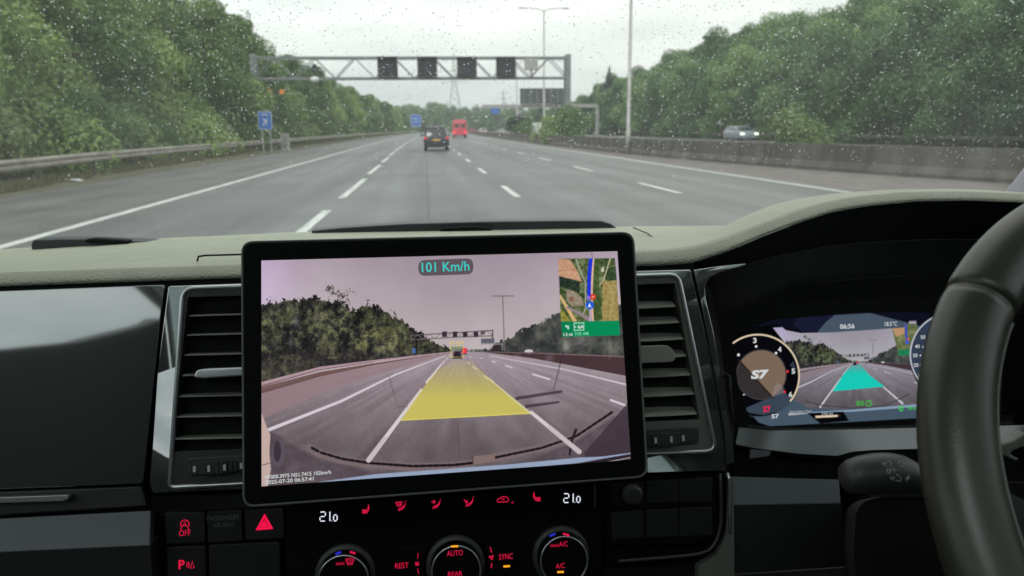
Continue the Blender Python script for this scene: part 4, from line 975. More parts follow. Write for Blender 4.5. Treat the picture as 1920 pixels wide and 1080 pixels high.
# ------------------------------------------------------------------ display pictures (vertex colours, painted in code)
def vnoise(X, Y, s, seed):
    g_ = np.random.default_rng(seed); T_ = g_.random((64, 64)); x = X / s; y = Y / s
    xi = np.floor(x).astype(int); yi = np.floor(y).astype(int); fx = x - xi; fy = y - yi; fx = fx * fx * (3 - 2 * fx); fy = fy * fy * (3 - 2 * fy)
    a = T_[yi % 64, xi % 64]; b_ = T_[yi % 64, (xi + 1) % 64]; c_ = T_[(yi + 1) % 64, xi % 64]; d_ = T_[(yi + 1) % 64, (xi + 1) % 64]
    return (a * (1 - fx) + b_ * fx) * (1 - fy) + (c_ * (1 - fx) + d_ * fx) * fy
def fbm(X, Y, s, seed): return (vnoise(X, Y, s, seed) * .5 + vnoise(X, Y, s / 2.1, seed + 1) * .3 + vnoise(X, Y, s / 4.3, seed + 2) * .2)
class Canvas:
    def __init__(s, X, Y): s.X = X; s.Y = Y; s.C = np.zeros(X.shape + (3,))
    def mix(s, m, col):
        col = np.asarray(col, float); s.C = s.C * (1 - m[..., None]) + col * m[..., None]
    def line(s, pts, w0, w1, col, a=1):
        n_ = len(pts) - 1
        for i in range(n_):
            (x0, y0), (x1, y1) = pts[i], pts[i + 1]; dx, dy = x1 - x0, y1 - y0
            t = np.clip(((s.X - x0) * dx + (s.Y - y0) * dy) / (dx * dx + dy * dy + 1e-9), 0, 1); d = np.hypot(s.X - x0 - t * dx, s.Y - y0 - t * dy)
            ww = w0 + (w1 - w0) * (i + t) / n_; s.mix(np.clip(ww / 2 - d + .6, 0, 1) * a, col)
    def poly(s, pts, col, a=1):
        X, Y = s.X, s.Y; ins = np.zeros(X.shape, bool); dm = np.full(X.shape, 1e9); n_ = len(pts)
        for i in range(n_):
            x0, y0 = pts[i]; x1, y1 = pts[(i + 1) % n_]
            c_ = ((y0 > Y) != (y1 > Y)) & (X < (x1 - x0) * (Y - y0) / (y1 - y0 + 1e-12) + x0); ins ^= c_
            dx, dy = x1 - x0, y1 - y0; t = np.clip(((X - x0) * dx + (Y - y0) * dy) / (dx * dx + dy * dy + 1e-9), 0, 1); dm = np.minimum(dm, np.hypot(X - x0 - t * dx, Y - y0 - t * dy))
        m = np.clip(np.where(ins, dm, -dm) + .5, 0, 1) * (a if not callable(a) else a(X, Y)); s.mix(m, col); return m
    def disc(s, x, y, r, col, a=1, ry=None):
        d = np.hypot((s.X - x), (s.Y - y) * (r / (ry or r))); s.mix(np.clip(r - d + .5, 0, 1) * a, col)
def ipx(tbl, X): t = np.array(tbl, float); return np.interp(X, t[:, 0], t[:, 1])
def paint_road(X, Y, lane, tint):
    c = Canvas(X, Y); nz1 = fbm(X, Y, 26, 1); nz2 = fbm(X, Y, 7, 5); nz3 = vnoise(X, Y, 2.2, 9)
    t = np.clip((Y - 470) / 190, 0, 1)[..., None]; sx = np.clip((X - 490) / 680, 0, 1)[..., None]
    skyc = (np.array([176, 160, 172]) * (1 - t) + np.array([208, 196, 198]) * t) * (1 - .09 * np.sin(sx * 3.1)) + np.exp(-((X - 495) / 60) ** 2)[..., None] * np.array([10, 6, 22]) ; c.C = skyc + (fbm(X, Y, 90, 3)[..., None] - .5) * 16
    top = ipx([(480, 572), (520, 562), (560, 560), (590, 556), (605, 565), (630, 560), (650, 572), (668, 586), (690, 572), (720, 584), (745, 598), (775, 622), (800, 634), (845, 655), (852, 662)], X) + (nz2 - .5) * 24 * np.clip((860 - X) / 120, .15, 1) + (nz3 - .5) * 9 - 7 * np.abs(np.sin(X * .19 + np.sin(X * .05) * 2)) * (X > 660) * (X < 800)
    bot = ipx([(480, 725), (600, 693), (700, 678), (800, 664), (852, 659)], X)
    m = np.clip((Y - top) / 1.5, 0, 1) * np.clip(bot - Y + 1, 0, 1) * (X < 856)
    nz4 = fbm(X * 1.0, Y * 1.4, 11, 77); tv = np.clip(nz1 * 1.5 - .42 + (nz2 - .5) * 1.2 + (nz4 - .5) * 1.1 + (nz3 - .5) * .5, 0, 1)[..., None]
    br = np.exp(-((X - 690) / 60) ** 2 - ((Y - 622) / 34) ** 2)[..., None] * .55 + .30
    tc_ = np.array([38, 37, 39]) * (1 - tv) + (np.array([92, 94, 76]) * (1 - br) + np.array([142, 146, 92]) * br) * tv
    gl_ = vnoise(X * 1.6, Y * .5, 9, 61); tc_ = tc_ * (.72 + .5 * gl_[..., None]) + (vnoise(X, Y, 1.6, 63)[..., None] - .5) * 34
    sky_side = np.clip(1 - (Y - top) / 55, 0, 1)[..., None] * (X > 660)[..., None] * .5; tc_ = tc_ * (1 - sky_side * .4)
    lo = np.clip((Y - 640) / 50, 0, 1)[..., None] * .4; tc_ = tc_ * (1 - lo) + np.array([66, 60, 60]) * lo
    c.C = c.C * (1 - m[..., None]) + tc_ * m[..., None]
    for bx, by in ((642, 556), (655, 548), (628, 548), (618, 540), (648, 566)):
        c.mix(np.clip(1.2 - np.hypot((X - bx) / 9, (Y - by) / 5) + (nz3 - .5) * 1.6, 0, 1) * (nz2 > .45), (58, 60, 48))
    top = ipx([(900, 658), (920, 652), (950, 634), (980, 618), (1010, 606), (1040, 588), (1055, 580), (1090, 590), (1180, 560)], X) + (nz2 - .5) * 16 + (nz3 - .5) * 4
    bot = ipx([(900, 661), (1000, 662), (1180, 668)], X); m = np.clip((Y - top) / 1.5, 0, 1) * np.clip(bot - Y + 1, 0, 1) * (X > 905)
    tv = np.clip(nz1 * 1.4 - .3 + (nz2 - .5) * .7 + (nz3 - .5) * .3, 0, 1)[..., None]; tc_ = np.array([48, 50, 52]) * (1 - tv) + np.array([104, 106, 96]) * tv
    c.C = c.C * (1 - m[..., None]) + tc_ * m[..., None]
    c.poly([(852, 655), (905, 655), (905, 662), (852, 662)], (90, 98, 90))
    # ground
    hz = ipx([(480, 742), (600, 706), (700, 688), (800, 668), (850, 661), (868, 660), (920, 661), (1000, 672), (1180, 694)], X)
    m = np.clip(Y - hz + 1, 0, 1); tt = np.clip((Y - 660) / 180, 0, 1)[..., None]
    road = np.array([164, 149, 157]) * (1 - tt) + np.array([104, 94, 98]) * tt; ang_ = (X - 868) / (np.abs(Y - 655) + 6); road = road + ((vnoise(ang_ * 9 + 200, Y * .02, 1, 12) - .5) * 17 + (fbm(X, Y, 26, 14) - .5) * 14 + (vnoise(X, Y, 1.8, 15) - .5) * 9)[..., None]
    c.C = c.C * (1 - m[..., None]) + road * m[..., None]
    c.poly([(480, 735), (600, 702), (700, 684), (850, 660), (850, 661), (640, 722), (480, 790)], (150, 124, 130), .75)        # shoulder
    c.poly([(480, 728), (600, 697), (700, 681), (850, 659.5), (700, 685), (600, 706), (480, 741)], (100, 72, 70), .85)
    c.line([(486, 722), (600, 691), (700, 677), (852, 659)], 9, 1, (176, 148, 158)); c.line([(486, 725), (600, 693.5), (700, 678.5)], 2, 1, (110, 80, 88))
    c.poly([(905, 660), (1000, 661.5), (1180, 668), (1180, 706), (1000, 672), (920, 662)], (72, 54, 58)); c.line([(905, 660), (1000, 662), (1180, 669)], 1, 2.5, (120, 100, 102))
    c.line([(918, 667), (1060, 693), (1178, 722)], 1, 3.2, (205, 195, 205)); c.line([(486, 813), (640, 752), (740, 703), (835, 667)], 6.5, 1, (214, 204, 212))
    for a_, b_, w0, w1 in [((1000, 702), (1030, 711), 3, 3), ((948, 686), (960, 689), 2, 2), ((922, 677), (929, 679), 1.5, 1.5), ((1145, 750), (1180, 763), 4, 4), ((880, 668), (884, 670), 1, 1), ((900, 671), (904, 672), 1, 1)]: c.line([a_, b_], w0, w1, (212, 205, 212))
    for a_, b_, w0, w1 in [((691, 863), (790, 731), 9, 5), ((800, 717), (818.5, 695), 4.5, 3.5), ((820, 692), (828, 683), 3, 2.5), ((830.5, 681), (833.5, 677), 2, 2), ((836, 674), (839, 671), 1.5, 1.5), ((842, 668), (846, 665), 1.2, 1.2), ((996, 773), (1086, 847), 6, 9), ((908, 705), (924, 716), 3, 4), ((886, 687), (892.6, 692), 2, 2.5), ((877, 679), (880, 682), 1.5, 2)]: c.line([a_, b_], w0, w1, (216, 206, 206))
    if lane == 'y':
        c.poly([(752, 788), (995, 775), (925, 716), (882, 676), (848, 676), (820, 694), (800, 718)], (206, 194, 96), lambda X, Y: np.clip((Y - 660) / 85, 0, 1) * .92)
        c.line([(752, 788), (995, 775)], 1.6, 1.6, (225, 214, 96)); c.line([(924, 716), (995, 775)], 1.5, 2.5, (222, 214, 170))
    else:
        c.poly([(750, 792), (1000, 770), (925, 716), (884, 668), (852, 668), (820, 694), (800, 718)], (24, 214, 190), lambda X, Y: np.clip((Y - 652) / 60, .1, 1) * .96)
    # gantry and traffic
    c.line([(946, 657), (942.5, 555)], 2, 1.4, (118, 106, 104)); c.line([(922, 555), (963, 555)], 1.5, 1.5, (110, 98, 100))
    c.line([(770, 628.7), (850, 624), (924, 619.4)], 1.6, 1.8, (98, 86, 90)); c.line([(774, 637), (850, 632.5), (924, 629.6)], 1.6, 1.8, (108, 96, 98))
    for i in range(14):
        x0 = 772 + i * 10.8; up = i % 2; c.line([(x0, 628.4 - i * .6 + (0 if up else 8.5)), (x0 + 10.8, 628 - i * .6 + (8.5 if up else 0))], 1, 1, (120, 108, 110))
    for x0, x1 in ((829, 838), (849, 857.5), (868, 876.5), (888, 896.5)): c.poly([(x0, 622), (x1, 621.5), (x1, 631.5), (x0, 632)], (56, 46, 58))
    c.poly([(901, 622), (909, 621.5), (909, 627), (901, 627)], (88, 78, 82)); c.line([(923.5, 619), (923.8, 642)], 2.2, 2.2, (88, 76, 80)); c.line([(771, 629), (771, 636)], 2, 2, (110, 98, 100)); c.line([(785, 636), (785, 655)], 1.4, 1.4, (90, 90, 80))
    c.poly([(902, 635), (927, 634.5), (927, 643.5), (902, 644)], (98, 96, 108)); c.line([(900, 645), (942, 645), (942, 656)], 1.3, 1.3, (150, 150, 150))
    c.poly([(773, 653), (779, 652.5), (779, 662), (773, 662.5)], (70, 110, 170)); c.poly([(925, 648), (935, 647), (940, 658), (920, 659)], (52, 44, 48))
    c.poly([(846, 650), (868, 649.5), (868, 656), (846, 657)], (92, 116, 84), .6)
    c.poly([(866.7, 655), (869, 652), (874, 652), (875.5, 655), (875, 663), (867, 663)], (238, 60, 84)); c.line([(868, 663.5), (874.5, 663.5)], 1.6, 1.6, (50, 30, 40))
    c.poly([(850, 661), (852, 657.5), (863, 657.5), (865, 661), (865, 671), (850, 671)], (44, 40, 50)); c.line([(852, 657.6), (863, 657.6)], 1.3, 1.3, (150, 145, 150)); c.line([(849, 671.5), (866, 671.5)], 1.6, 1.6, (22, 18, 22)); c.disc(851.5, 662, 1, (200, 60, 80)); c.disc(863.5, 662, 1, (200, 60, 80))
    c.disc(991.5, 659, 8, (215, 205, 210), .95, 4); c.line([(985, 661.5), (999, 661.5)], 1.2, 1.2, (70, 60, 64)); c.disc(880, 656, 2.5, (200, 180, 190), .8); c.disc(888, 657, 2, (190, 170, 180), .7)
    return c
# --- the tablet
tab = thing('tablet', 'large black framed tablet screen showing a camera view of the motorway', 'tablet', TAB.pt(835, 700, -.01))
slab('housing', TAB, rounded([(454, 455), (470, 452), (1170, 436.5), (1187, 438), (1213, 880), (1212, 893), (470, 949), (458, 949)], [1, 1, 1, 1, 1, 1, 1, 1]) if 0 else rounded([(454, 454), (1187, 436), (1214, 893), (457, 950)], 22), -.001, .012, M['plastic'], tab, bevel=.003, label=None)
hb = slab('bezel', TAB, rounded([(456, 456), (1185, 438.5), (1211, 891), (459.5, 947)], 20), .0008, .002, M['bezel'], tab, bevel=.0008)
ptube('edge_trim', TAB, rounded([(454.5, 454.5), (1186.5, 436.5), (1213.5, 893), (457.5, 949.5)], 21), -.0008, .0011, M['greyplastic'], tab, closed=True)
b = MB(); c = TAB.pt(835, 690, -.03); b.tube([c - TAB.n * .05, c], .025, 16); b.tube([c, c + TAB.n * .02], .05, 24); b.build('mount', M['plastic'], tab)
def screen_mesh(fr, quad, nu, nv, off, painter, parent, name='screen', k=1.0, rpx=0):
    P = [fr.pt(x, y, off) for x, y in quad]       # TL TR BR BL
    u, v = np.meshgrid(np.linspace(0, 1, nu), np.linspace(0, 1, nv)); P = [np.array(p) for p in P]
    W = (P[0] * ((1 - u) * (1 - v))[..., None] + P[1] * (u * (1 - v))[..., None] + P[2] * (u * v)[..., None] + P[3] * ((1 - u) * v)[..., None])
    d = W - np.array(CAM); dd = d @ np.array(FWD); X = 960 + F * (d @ np.array(RGT)) / dd; Y_ = 540 - F * (d @ np.array(UPV)) / dd
    C = np.clip(painter(X, Y_), 0, 255) / 255
    C = np.where(C <= .04045, C / 12.92, ((C + .055) / 1.055) ** 2.4)
    idx = np.arange(nu * nv).reshape(nv, nu); q = np.stack([idx[1:, :-1], idx[1:, 1:], idx[:-1, 1:], idx[:-1, :-1]], -1).reshape(-1, 4)
    mt = bpy.data.materials.new(name + '_picture'); mt.use_nodes = True; n_ = mt.node_tree.nodes; n_.clear(); o_ = n_.new('ShaderNodeOutputMaterial'); e_ = n_.new('ShaderNodeEmission'); a_ = n_.new('ShaderNodeAttribute'); a_.attribute_name = 'tint'
    e_.inputs[1].default_value = k * 2 ** -EXPO; mt.node_tree.links.new(a_.outputs[0], e_.inputs[0]); mt.node_tree.links.new(e_.outputs[0], o_.inputs[0])
    return fastmesh(name, W.reshape(-1, 3), q, mt, parent, cols=C.reshape(-1, 3))
def paint_tablet(X, Y):
    c = paint_road(X, Y, 'y', 0)
    # things of the other car seen by that camera: wiper reflections, dash grille, bonnet edge
    for a_, b_, w0, w1, al in [((969, 747), (1052, 734), 6, 5, .7), ((987, 762), (1047, 754), 6, 4, .7), ((1038, 731), (1056, 660), 2, 3, .45), ((730, 705), (744, 760), 2, 1, .3), ((745, 763), (765, 762), 1.5, 1.5, .3), ((858, 795), (862, 850), 3, 3, .2)]: c.line([a_, b_], w0, w1, (52, 44, 52), al)
    for x, y, rx, ry, al in [(1061, 650, 7, 12, .45), (970, 670, 8, 8, .25), (1030, 672, 10, 10, .22), (555, 603, 8, 12, .30), (545, 643, 6, 11, .22), (557, 680, 5, 10, .18), (1168, 800, 10, 22, .25), (1143, 650, 5, 26, .25), (1083, 640, 30, 14, .15)]:
        d = np.hypot((X - x) / rx, (Y - y) / ry); c.mix(np.clip(1.2 - d, 0, 1) * al, (190, 180, 188))
    low = ipx([(486, 800), (520, 812), (560, 838), (600, 858), (700, 882), (800, 888), (900, 880), (1000, 855), (1080, 825), (1150, 780), (1185, 770)], X)
    m = np.clip((Y - low) / 6, 0, 1); dk = np.array([86, 75, 82]) + (fbm(X, Y, 22, 31)[..., None] - .5) * 40; c.C = c.C * (1 - m[..., None] * .85) + dk * m[..., None] * .85
    c.poly([(1095, 850), (1186, 745), (1186, 860), (1100, 862)], (62, 50, 60), .8)
    ventl = [(582, 838), (600, 848), (640, 860), (691, 868), (774, 874), (850, 872), (886, 868)]; ventr = [(928, 858), (1015, 840), (1080, 818), (1149, 772)]
    c.line([(x - 2, y + 2) for x, y in ventl], 15, 15, (126, 108, 110), .8); c.line(ventr, 16, 9, (126, 108, 110), .8); c.poly([(886, 856), (926, 851), (928, 866), (887, 871)], (134, 112, 108), .9); c.line([(886, 856), (887, 872)], 1.4, 1.4, (70, 55, 58))
    def dashes(pts, w_):
        P_ = [Vector(p) for p in pts]; 
        for a_, b_ in zip(P_, P_[1:]):
            L_ = (b_ - a_).length; n_ = max(1, int(L_ / 11))
            for i in range(n_): c.line([tuple(a_.lerp(b_, (i + .18) / n_)), tuple(a_.lerp(b_, (i + .82) / n_))], w_, w_, (30, 24, 30))
    dashes(ventl, 5); dashes(ventr, 4.5); c.line([(1068, 852), (1072, 826), (1080, 806)], 4, 5, (40, 34, 40))
    c.line([(691, 863), (722, 822)], 9, 8, (200, 188, 192)); c.line([(1030, 801), (1086, 847)], 8, 9, (200, 188, 192))
    lt = ipx([(486, 925), (560, 912), (603, 903), (704, 889), (830, 880), (950, 871), (1085, 858), (1130, 856), (1182, 849)], X); lb = ipx([(486, 926), (560, 914), (603, 908), (704, 899), (830, 893), (950, 881), (1085, 868), (1130, 860), (1182, 851)], X)
    m = np.clip(Y - lt + .5, 0, 1) * np.clip(lb - Y + .5, 0, 1); c.mix(m, (150, 164, 190)); c.mix(np.clip(Y - lb, 0, 1), (46, 38, 44)); 
    c.line([(1140, 866), (1182, 858)], 1.2, 1.2, (190, 185, 190))
    c.poly([(486, 770), (492, 778), (500, 800), (507, 815), (505, 850), (508, 880), (502, 914), (486, 916)], (196, 172, 164)); c.line([(492, 872), (507, 868)], 1.2, 1.2, (90, 74, 76)); c.disc(522, 850, 12, (92, 84, 96), .8, 26); c.disc(520, 846, 7, (54, 46, 54), .8, 20)
    # map inset
    def z(x, y): return (1030 + x / 6, 470 + y / 6)
    n1 = fbm(X, Y, 14, 41)[..., None]; n2 = fbm(X, Y, 4, 45)[..., None]; basec = np.array([48, 66, 40]) * (1 - n1) + np.array([128, 136, 92]) * n1 + (n2 - .5) * 70
    box = [z(100, 90), z(748, 84), z(785, 790), z(130, 802)]
    save = c.C.copy(); c.C = basec
    c.poly([z(100, 90), z(230, 100), z(300, 200), z(368, 350), z(260, 320), z(105, 285)], (198, 152, 122)); c.line([z(105, 225), z(300, 205)], 1, 1, (170, 125, 98))
    c.poly([z(105, 285), z(260, 325), z(340, 355), z(340, 480), z(240, 440), z(115, 400)], (44, 56, 46)); c.poly([z(640, 200), z(760, 170), z(765, 335), z(630, 330)], (46, 66, 40), .8)
    c.poly([z(190, 440), z(260, 450), z(370, 530), z(390, 620), z(250, 630), z(200, 560)], (158, 140, 124), .85); c.disc(*z(250, 545), 5, (140, 100, 78), .9)
    c.poly([z(600, 350), z(770, 330), z(785, 790), z(590, 790)], (172, 146, 88), .8); c.poly([z(500, 100), z(560, 100), z(560, 400), z(600, 780), z(500, 780)], (62, 86, 46), .8)
    c.poly([z(125, 650), z(180, 700), z(240, 800), z(130, 802)], (150, 142, 60), .8); c.C = c.C + (n2 - .5) * 46
    c.line([z(300, 100), z(340, 210), z(405, 350), z(408, 640), z(370, 740)], 2, 2, (168, 170, 150)); c.line([z(685, 88), z(615, 320), z(570, 380)], 2, 1.6, (190, 180, 150)); c.line([z(620, 330), z(700, 440), z(715, 560), z(680, 740)], 1.6, 1.4, (190, 160, 120))
    c.disc(*z(600, 212), 2.5, (220, 215, 200), .9, 5); c.line([z(120, 510), z(200, 640), z(290, 800)], 4.5, 6.5, (214, 176, 120)); c.line([z(205, 640), z(330, 700), z(450, 775)], 4, 6, (150, 130, 140))
    c.line([z(495, 90), z(478, 400), z(480, 600), z(492, 790)], 3.4, 3.4, (222, 182, 156)); c.line([z(462, 600), z(462, 790)], 4.5, 5, (178, 160, 178)); c.line([z(468, 88), z(448, 300), z(447, 520)], 7, 6.5, (32, 52, 214)); c.disc(*z(440, 530), 4, (140, 110, 214))
    c.disc(*z(492, 520), 6, (176, 40, 46)); c.disc(*z(492, 520), 4.6, (222, 78, 62)); c.line([z(480, 524), z(498, 516)], 1.2, 1.2, (245, 200, 190)); c.disc(*z(455, 612), 7.8, (30, 92, 214)); c.poly([z(452, 588), z(474, 640), z(452, 630), z(432, 640)], (235, 240, 250))
    inside = Canvas(X, Y); inside.poly(box, (1, 1, 1)); mm = inside.C[..., 0:1]; c.C = save * (1 - mm) + c.C * mm
    c.poly([z(134, 800), z(786, 788), z(796, 952), z(145, 970)], (8, 140, 88)); c.poly([z(134, 800), z(270, 798), z(276, 966), z(145, 970)], (8, 118, 74), .6)
    c.line([z(745, 84), z(775, 460)], 1.6, 1.2, (190, 176, 205)); c.line([z(470, 15), z(490, 85)], 1, 1, (120, 105, 120))
    # arrow and box
    c.line([z(212, 880), z(210, 856), z(188, 848)], 1.8, 1.8, (235, 245, 240)); c.line([z(222, 838), z(220, 882)], 1.2, 1.2, (120, 190, 160)); c.poly([z(176, 850), z(196, 834), z(196, 864)], (235, 245, 240))
    q_ = [z(278, 816), z(386, 811), z(388, 892), z(280, 898)]; c.line(q_ + q_[:1], 1.2, 1.2, (200, 235, 215)); c.disc(*z(294, 858), 1.2, (235, 245, 240))
    # frame round the car
    fr_ = [(845, 648.7), (869, 648.3), (869.3, 669.5), (845.3, 670)]; c.line(fr_ + fr_[:1], .8, .8, (224, 200, 70), .9)
    return c.C
scr = screen_mesh(TAB, [(490, 488.5), (1157.5, 471), (1183, 862), (490.5, 912)], 560, 350, .0022, paint_tablet, tab, k=.97)
# speed badge and lettering on the screen
slab('speed_badge', TAB, rounded([(784, 488), (887, 484), (888, 514), (785, 517.5)], 13), .0028, .0004, M['pill'], scr)
text('101 Km/h', TAB, 835.5, 500, 18.5, M['cyan'], scr, wpx=89, off=.0036, name='speed_lettering', bold=.008)
text('21.6m', TAB, 856, 641.5, 6.2, M['yellowlit'], scr, wpx=27, off=.003, name='distance_lettering', bold=.02)
text('6A', TAB, 1089, 612.6, 7, M['screenwhite'], scr, wpx=12, off=.003, name='exit_lettering', bold=.04)
text('1.3 mi', TAB, 1065, 626.8, 6.0, M['screenwhite'], scr, wpx=17.5, off=.003, name='distance_to_exit', bold=.03)
text('7:05 AM', TAB, 1090.5, 625.6, 6.0, M['palegreen'], scr, wpx=26, off=.003, name='arrival_time', bold=.01)
text('W000.3975 N51.7415 102km/h', TAB, 559, 890, 7.2, M['screenwhite'], scr, wpx=121, off=.003, name='position_lettering', bold=.015, rot=R(1.2))
text('2025-07-20 06:57:41', TAB, 543, 901, 7.2, M['screenwhite'], scr, wpx=88, off=.003, name='date_lettering', bold=.015, rot=R(1.2))

# ------------------------------------------------------------------ instrument display
INS = Frame((0, .835, -.22), 12)
ins = thing('instrument_display', 'curved digital instrument display with round dials behind the steering wheel', 'instrument panel', INS.pt(1560, 700, -.01))
slab('housing', INS, rounded([(1362, 600), (1500, 588), (1780, 582), (1990, 590), (1990, 800), (1720, 790), (1440, 803), (1384, 790)], [20, 4, 4, 4, 4, 4, 10, 16]), -.001, .012, M['bezel'], ins, bevel=.001)
def q2(x, y): return (1360 + x / 4.155, 560 + y / 4.155)
def paint_ins(X, Y):
    c = Canvas(X, Y); c.C[:] = (6, 7, 10)
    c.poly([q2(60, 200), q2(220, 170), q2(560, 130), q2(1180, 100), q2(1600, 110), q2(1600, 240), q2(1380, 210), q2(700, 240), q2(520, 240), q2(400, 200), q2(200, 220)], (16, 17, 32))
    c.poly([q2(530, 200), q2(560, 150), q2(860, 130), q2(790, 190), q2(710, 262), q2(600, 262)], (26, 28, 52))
    c.poly([q2(715, 262), q2(780, 185), q2(850, 128), q2(1130, 112), q2(1430, 190), q2(1560, 225), q2(1590, 250), q2(1590, 320), q2(1440, 500), q2(1000, 300)], (72, 86, 102))  # sky reflection on the cover glass, painted in as a blue-grey facet
    c.poly([q2(180, 880), q2(300, 780), q2(420, 640), q2(560, 740), q2(860, 800), q2(1510, 790), q2(1510, 930), q2(900, 965), q2(350, 994), q2(260, 965)], (72, 88, 104))  # lower facet of the painted sky reflection
    im = paint_road(868 + (X - 1607) / .391, 663 + (Y - 681) / .41, 'c', 0).C; im = im * np.array([.93, .98, 1.0])
    sv = c.C.copy()
    mk = Canvas(X, Y); mk.poly([q2(370, 226), q2(445, 222), q2(470, 245), q2(590, 268), q2(850, 262), q2(1430, 222), q2(1430, 175), q2(1485, 172), q2(1500, 240), q2(1460, 330), q2(1432, 440), q2(1450, 560), q2(1512, 690), q2(1512, 830), q2(1200, 850), q2(900, 865), q2(640, 850), q2(500, 770), q2(570, 690), q2(570, 500), q2(500, 390)], (1, 1, 1)); mm = mk.C[..., :1]
    c.C = sv * (1 - mm) + im * mm
    n1 = fbm(X, Y, 7, 51)[..., None]; sv = c.C.copy(); c.C = np.array([66, 84, 52]) * (1 - n1) + np.array([150, 150, 104]) * n1
    c.poly([q2(1300, 232), q2(1395, 225), q2(1395, 270), q2(1330, 300)], (188, 148, 110)); c.line([q2(1405, 195), q2(1410, 290), q2(1416, 345)], 3.6, 3.6, (70, 76, 196)); c.disc(*q2(1417, 342), 3.4, (60, 90, 214)); c.disc(*q2(1424, 316), 2.2, (220, 90, 80)); c.poly([q2(1346, 400), q2(1440, 392), q2(1440, 440), q2(1350, 446)], (30, 130, 84))
    mk = Canvas(X, Y); mk.poly([q2(1298, 232), q2(1395, 224), q2(1395, 198), q2(1490, 195), q2(1500, 240), q2(1460, 330), q2(1440, 400), q2(1434, 440), q2(1352, 446)], (1, 1, 1)); mm = mk.C[..., :1]; c.C = sv * (1 - mm) + c.C * mm
    for a_, b_ in ((620, 1000), (1000, 1500)): pass
    c.line([q2(630, 800), q2(760, 832), q2(1000, 852), q2(1250, 832), q2(1430, 745)], 2.6, 2.2, (70, 68, 72), .8)
    c.line([q2(650, 890), q2(1000, 872), q2(1500, 832)], 2.6, 5, (140, 165, 190), .9); c.line([q2(500, 900), q2(640, 892)], 5, 2, (190, 190, 195), .8)
    # left dial
    cx0, cy0 = 1421.4, 704.4
    c.disc(cx0, cy0, 77, (8, 8, 14)); c.poly([q2(140, 860), q2(300, 790), q2(400, 660), q2(530, 800), q2(470, 860), q2(300, 908), q2(190, 890)], (64, 78, 94), .9)  # dial face, with the painted sky reflection crossing its lower part
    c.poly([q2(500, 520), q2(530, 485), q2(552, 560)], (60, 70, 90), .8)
    c.line(arc((cx0, cy0), 77, 215, 236, 6), 1.2, 1.2, (90, 100, 120)); c.line(arc((cx0, cy0), 77, 236, 300, 20), 1, 1, (70, 80, 96)); c.line(arc((cx0, cy0), 77, -38, 127, 60), 2.7, 3.0, (226, 208, 176))
    c.disc(1427.4, 702.5, 47.5, (58, 60, 64)); c.disc(1427.4, 702.5, 45.5, (126, 106, 90))
    mk = Canvas(X, Y); mk.disc(1427.4, 702.5, 45.5, (1, 1, 1)); m2 = Canvas(X, Y); m2.poly([q2(90, 460), q2(120, 490), q2(372, 780), q2(260, 860), q2(60, 700)], (1, 1, 1)); mm = (mk.C * m2.C)[..., :1]; c.C = c.C * (1 - mm) + np.array([52, 48, 50]) * mm
    c.line([q2(105, 478), q2(372, 772)], 2.6, 2.6, (44, 32, 30)); c.poly([q2(385, 680), q2(410, 655), q2(462, 700), q2(452, 735), q2(360, 768)], (150, 140, 140), .5)
    for x, y, r, col in ((240, 372, 2.4, (235, 235, 235)), (395, 424, 2.4, (235, 235, 235)), (103, 438, 2.6, (235, 235, 235)), (484, 567, 2.6, (235, 50, 60)), (462, 725, 2.4, (235, 50, 70)), (145, 748, 1.8, (200, 200, 205))): c.disc(*q2(x, y), r, col)
    # right dial
    c.disc(1785, 665, 77, (52, 62, 82)); c.line(arc((1785, 665), 78, 100, 225, 50), 2.6, 2.6, (188, 192, 200))
    for x, y in ((1540, 376), (1520, 442), (1522, 518)): c.disc(*q2(x, y), 1.6, (220, 225, 230))
    c.poly([q2(640, 892), q2(920, 880), q2(962, 952), q2(740, 972)], (8, 8, 12)); c.poly([q2(700, 912), q2(875, 904), q2(878, 921), q2(705, 930)], (226, 208, 180)); c.line([q2(878, 912), q2(892, 912)], 1.6, 1.6, (60, 80, 60))
    for i in range(18): c.line([q2(505 + i * 10, 880 - i * .4), q2(505 + i * 10, 876 + (i * 37 % 13) - i * .4)], 1.2, 1.2, (214, 214, 222), .8)
    c.line(arc((1629, 756), 5.5, 0, 360, 20), 1.3, 1.3, (70, 190, 60)); c.line([(1629, 756), (1631, 752)], 1.2, 1.2, (70, 190, 60))
    for y in (753, 756, 759): c.line([(1606, y), (1609, y + .6)], 1.3, 1.3, (60, 205, 60)); c.line([(1614, y), (1619, y)], 1.3, 1.3, (60, 205, 60))
    c.line([(1611, 752), (1611, 760)], 1.2, 1.2, (60, 205, 60)); c.line(arc((1690, 766), 4, 60, 330, 14), 1.5, 1.5, (50, 220, 70)); c.line([(1690, 766), (1693, 763)], 1.3, 1.3, (50, 220, 70))
    return c.C
isc = screen_mesh(INS, [(1366, 585), (1880, 578), (1880, 806), (1366, 806)], 480, 215, .0006, paint_ins, ins, k=.92)
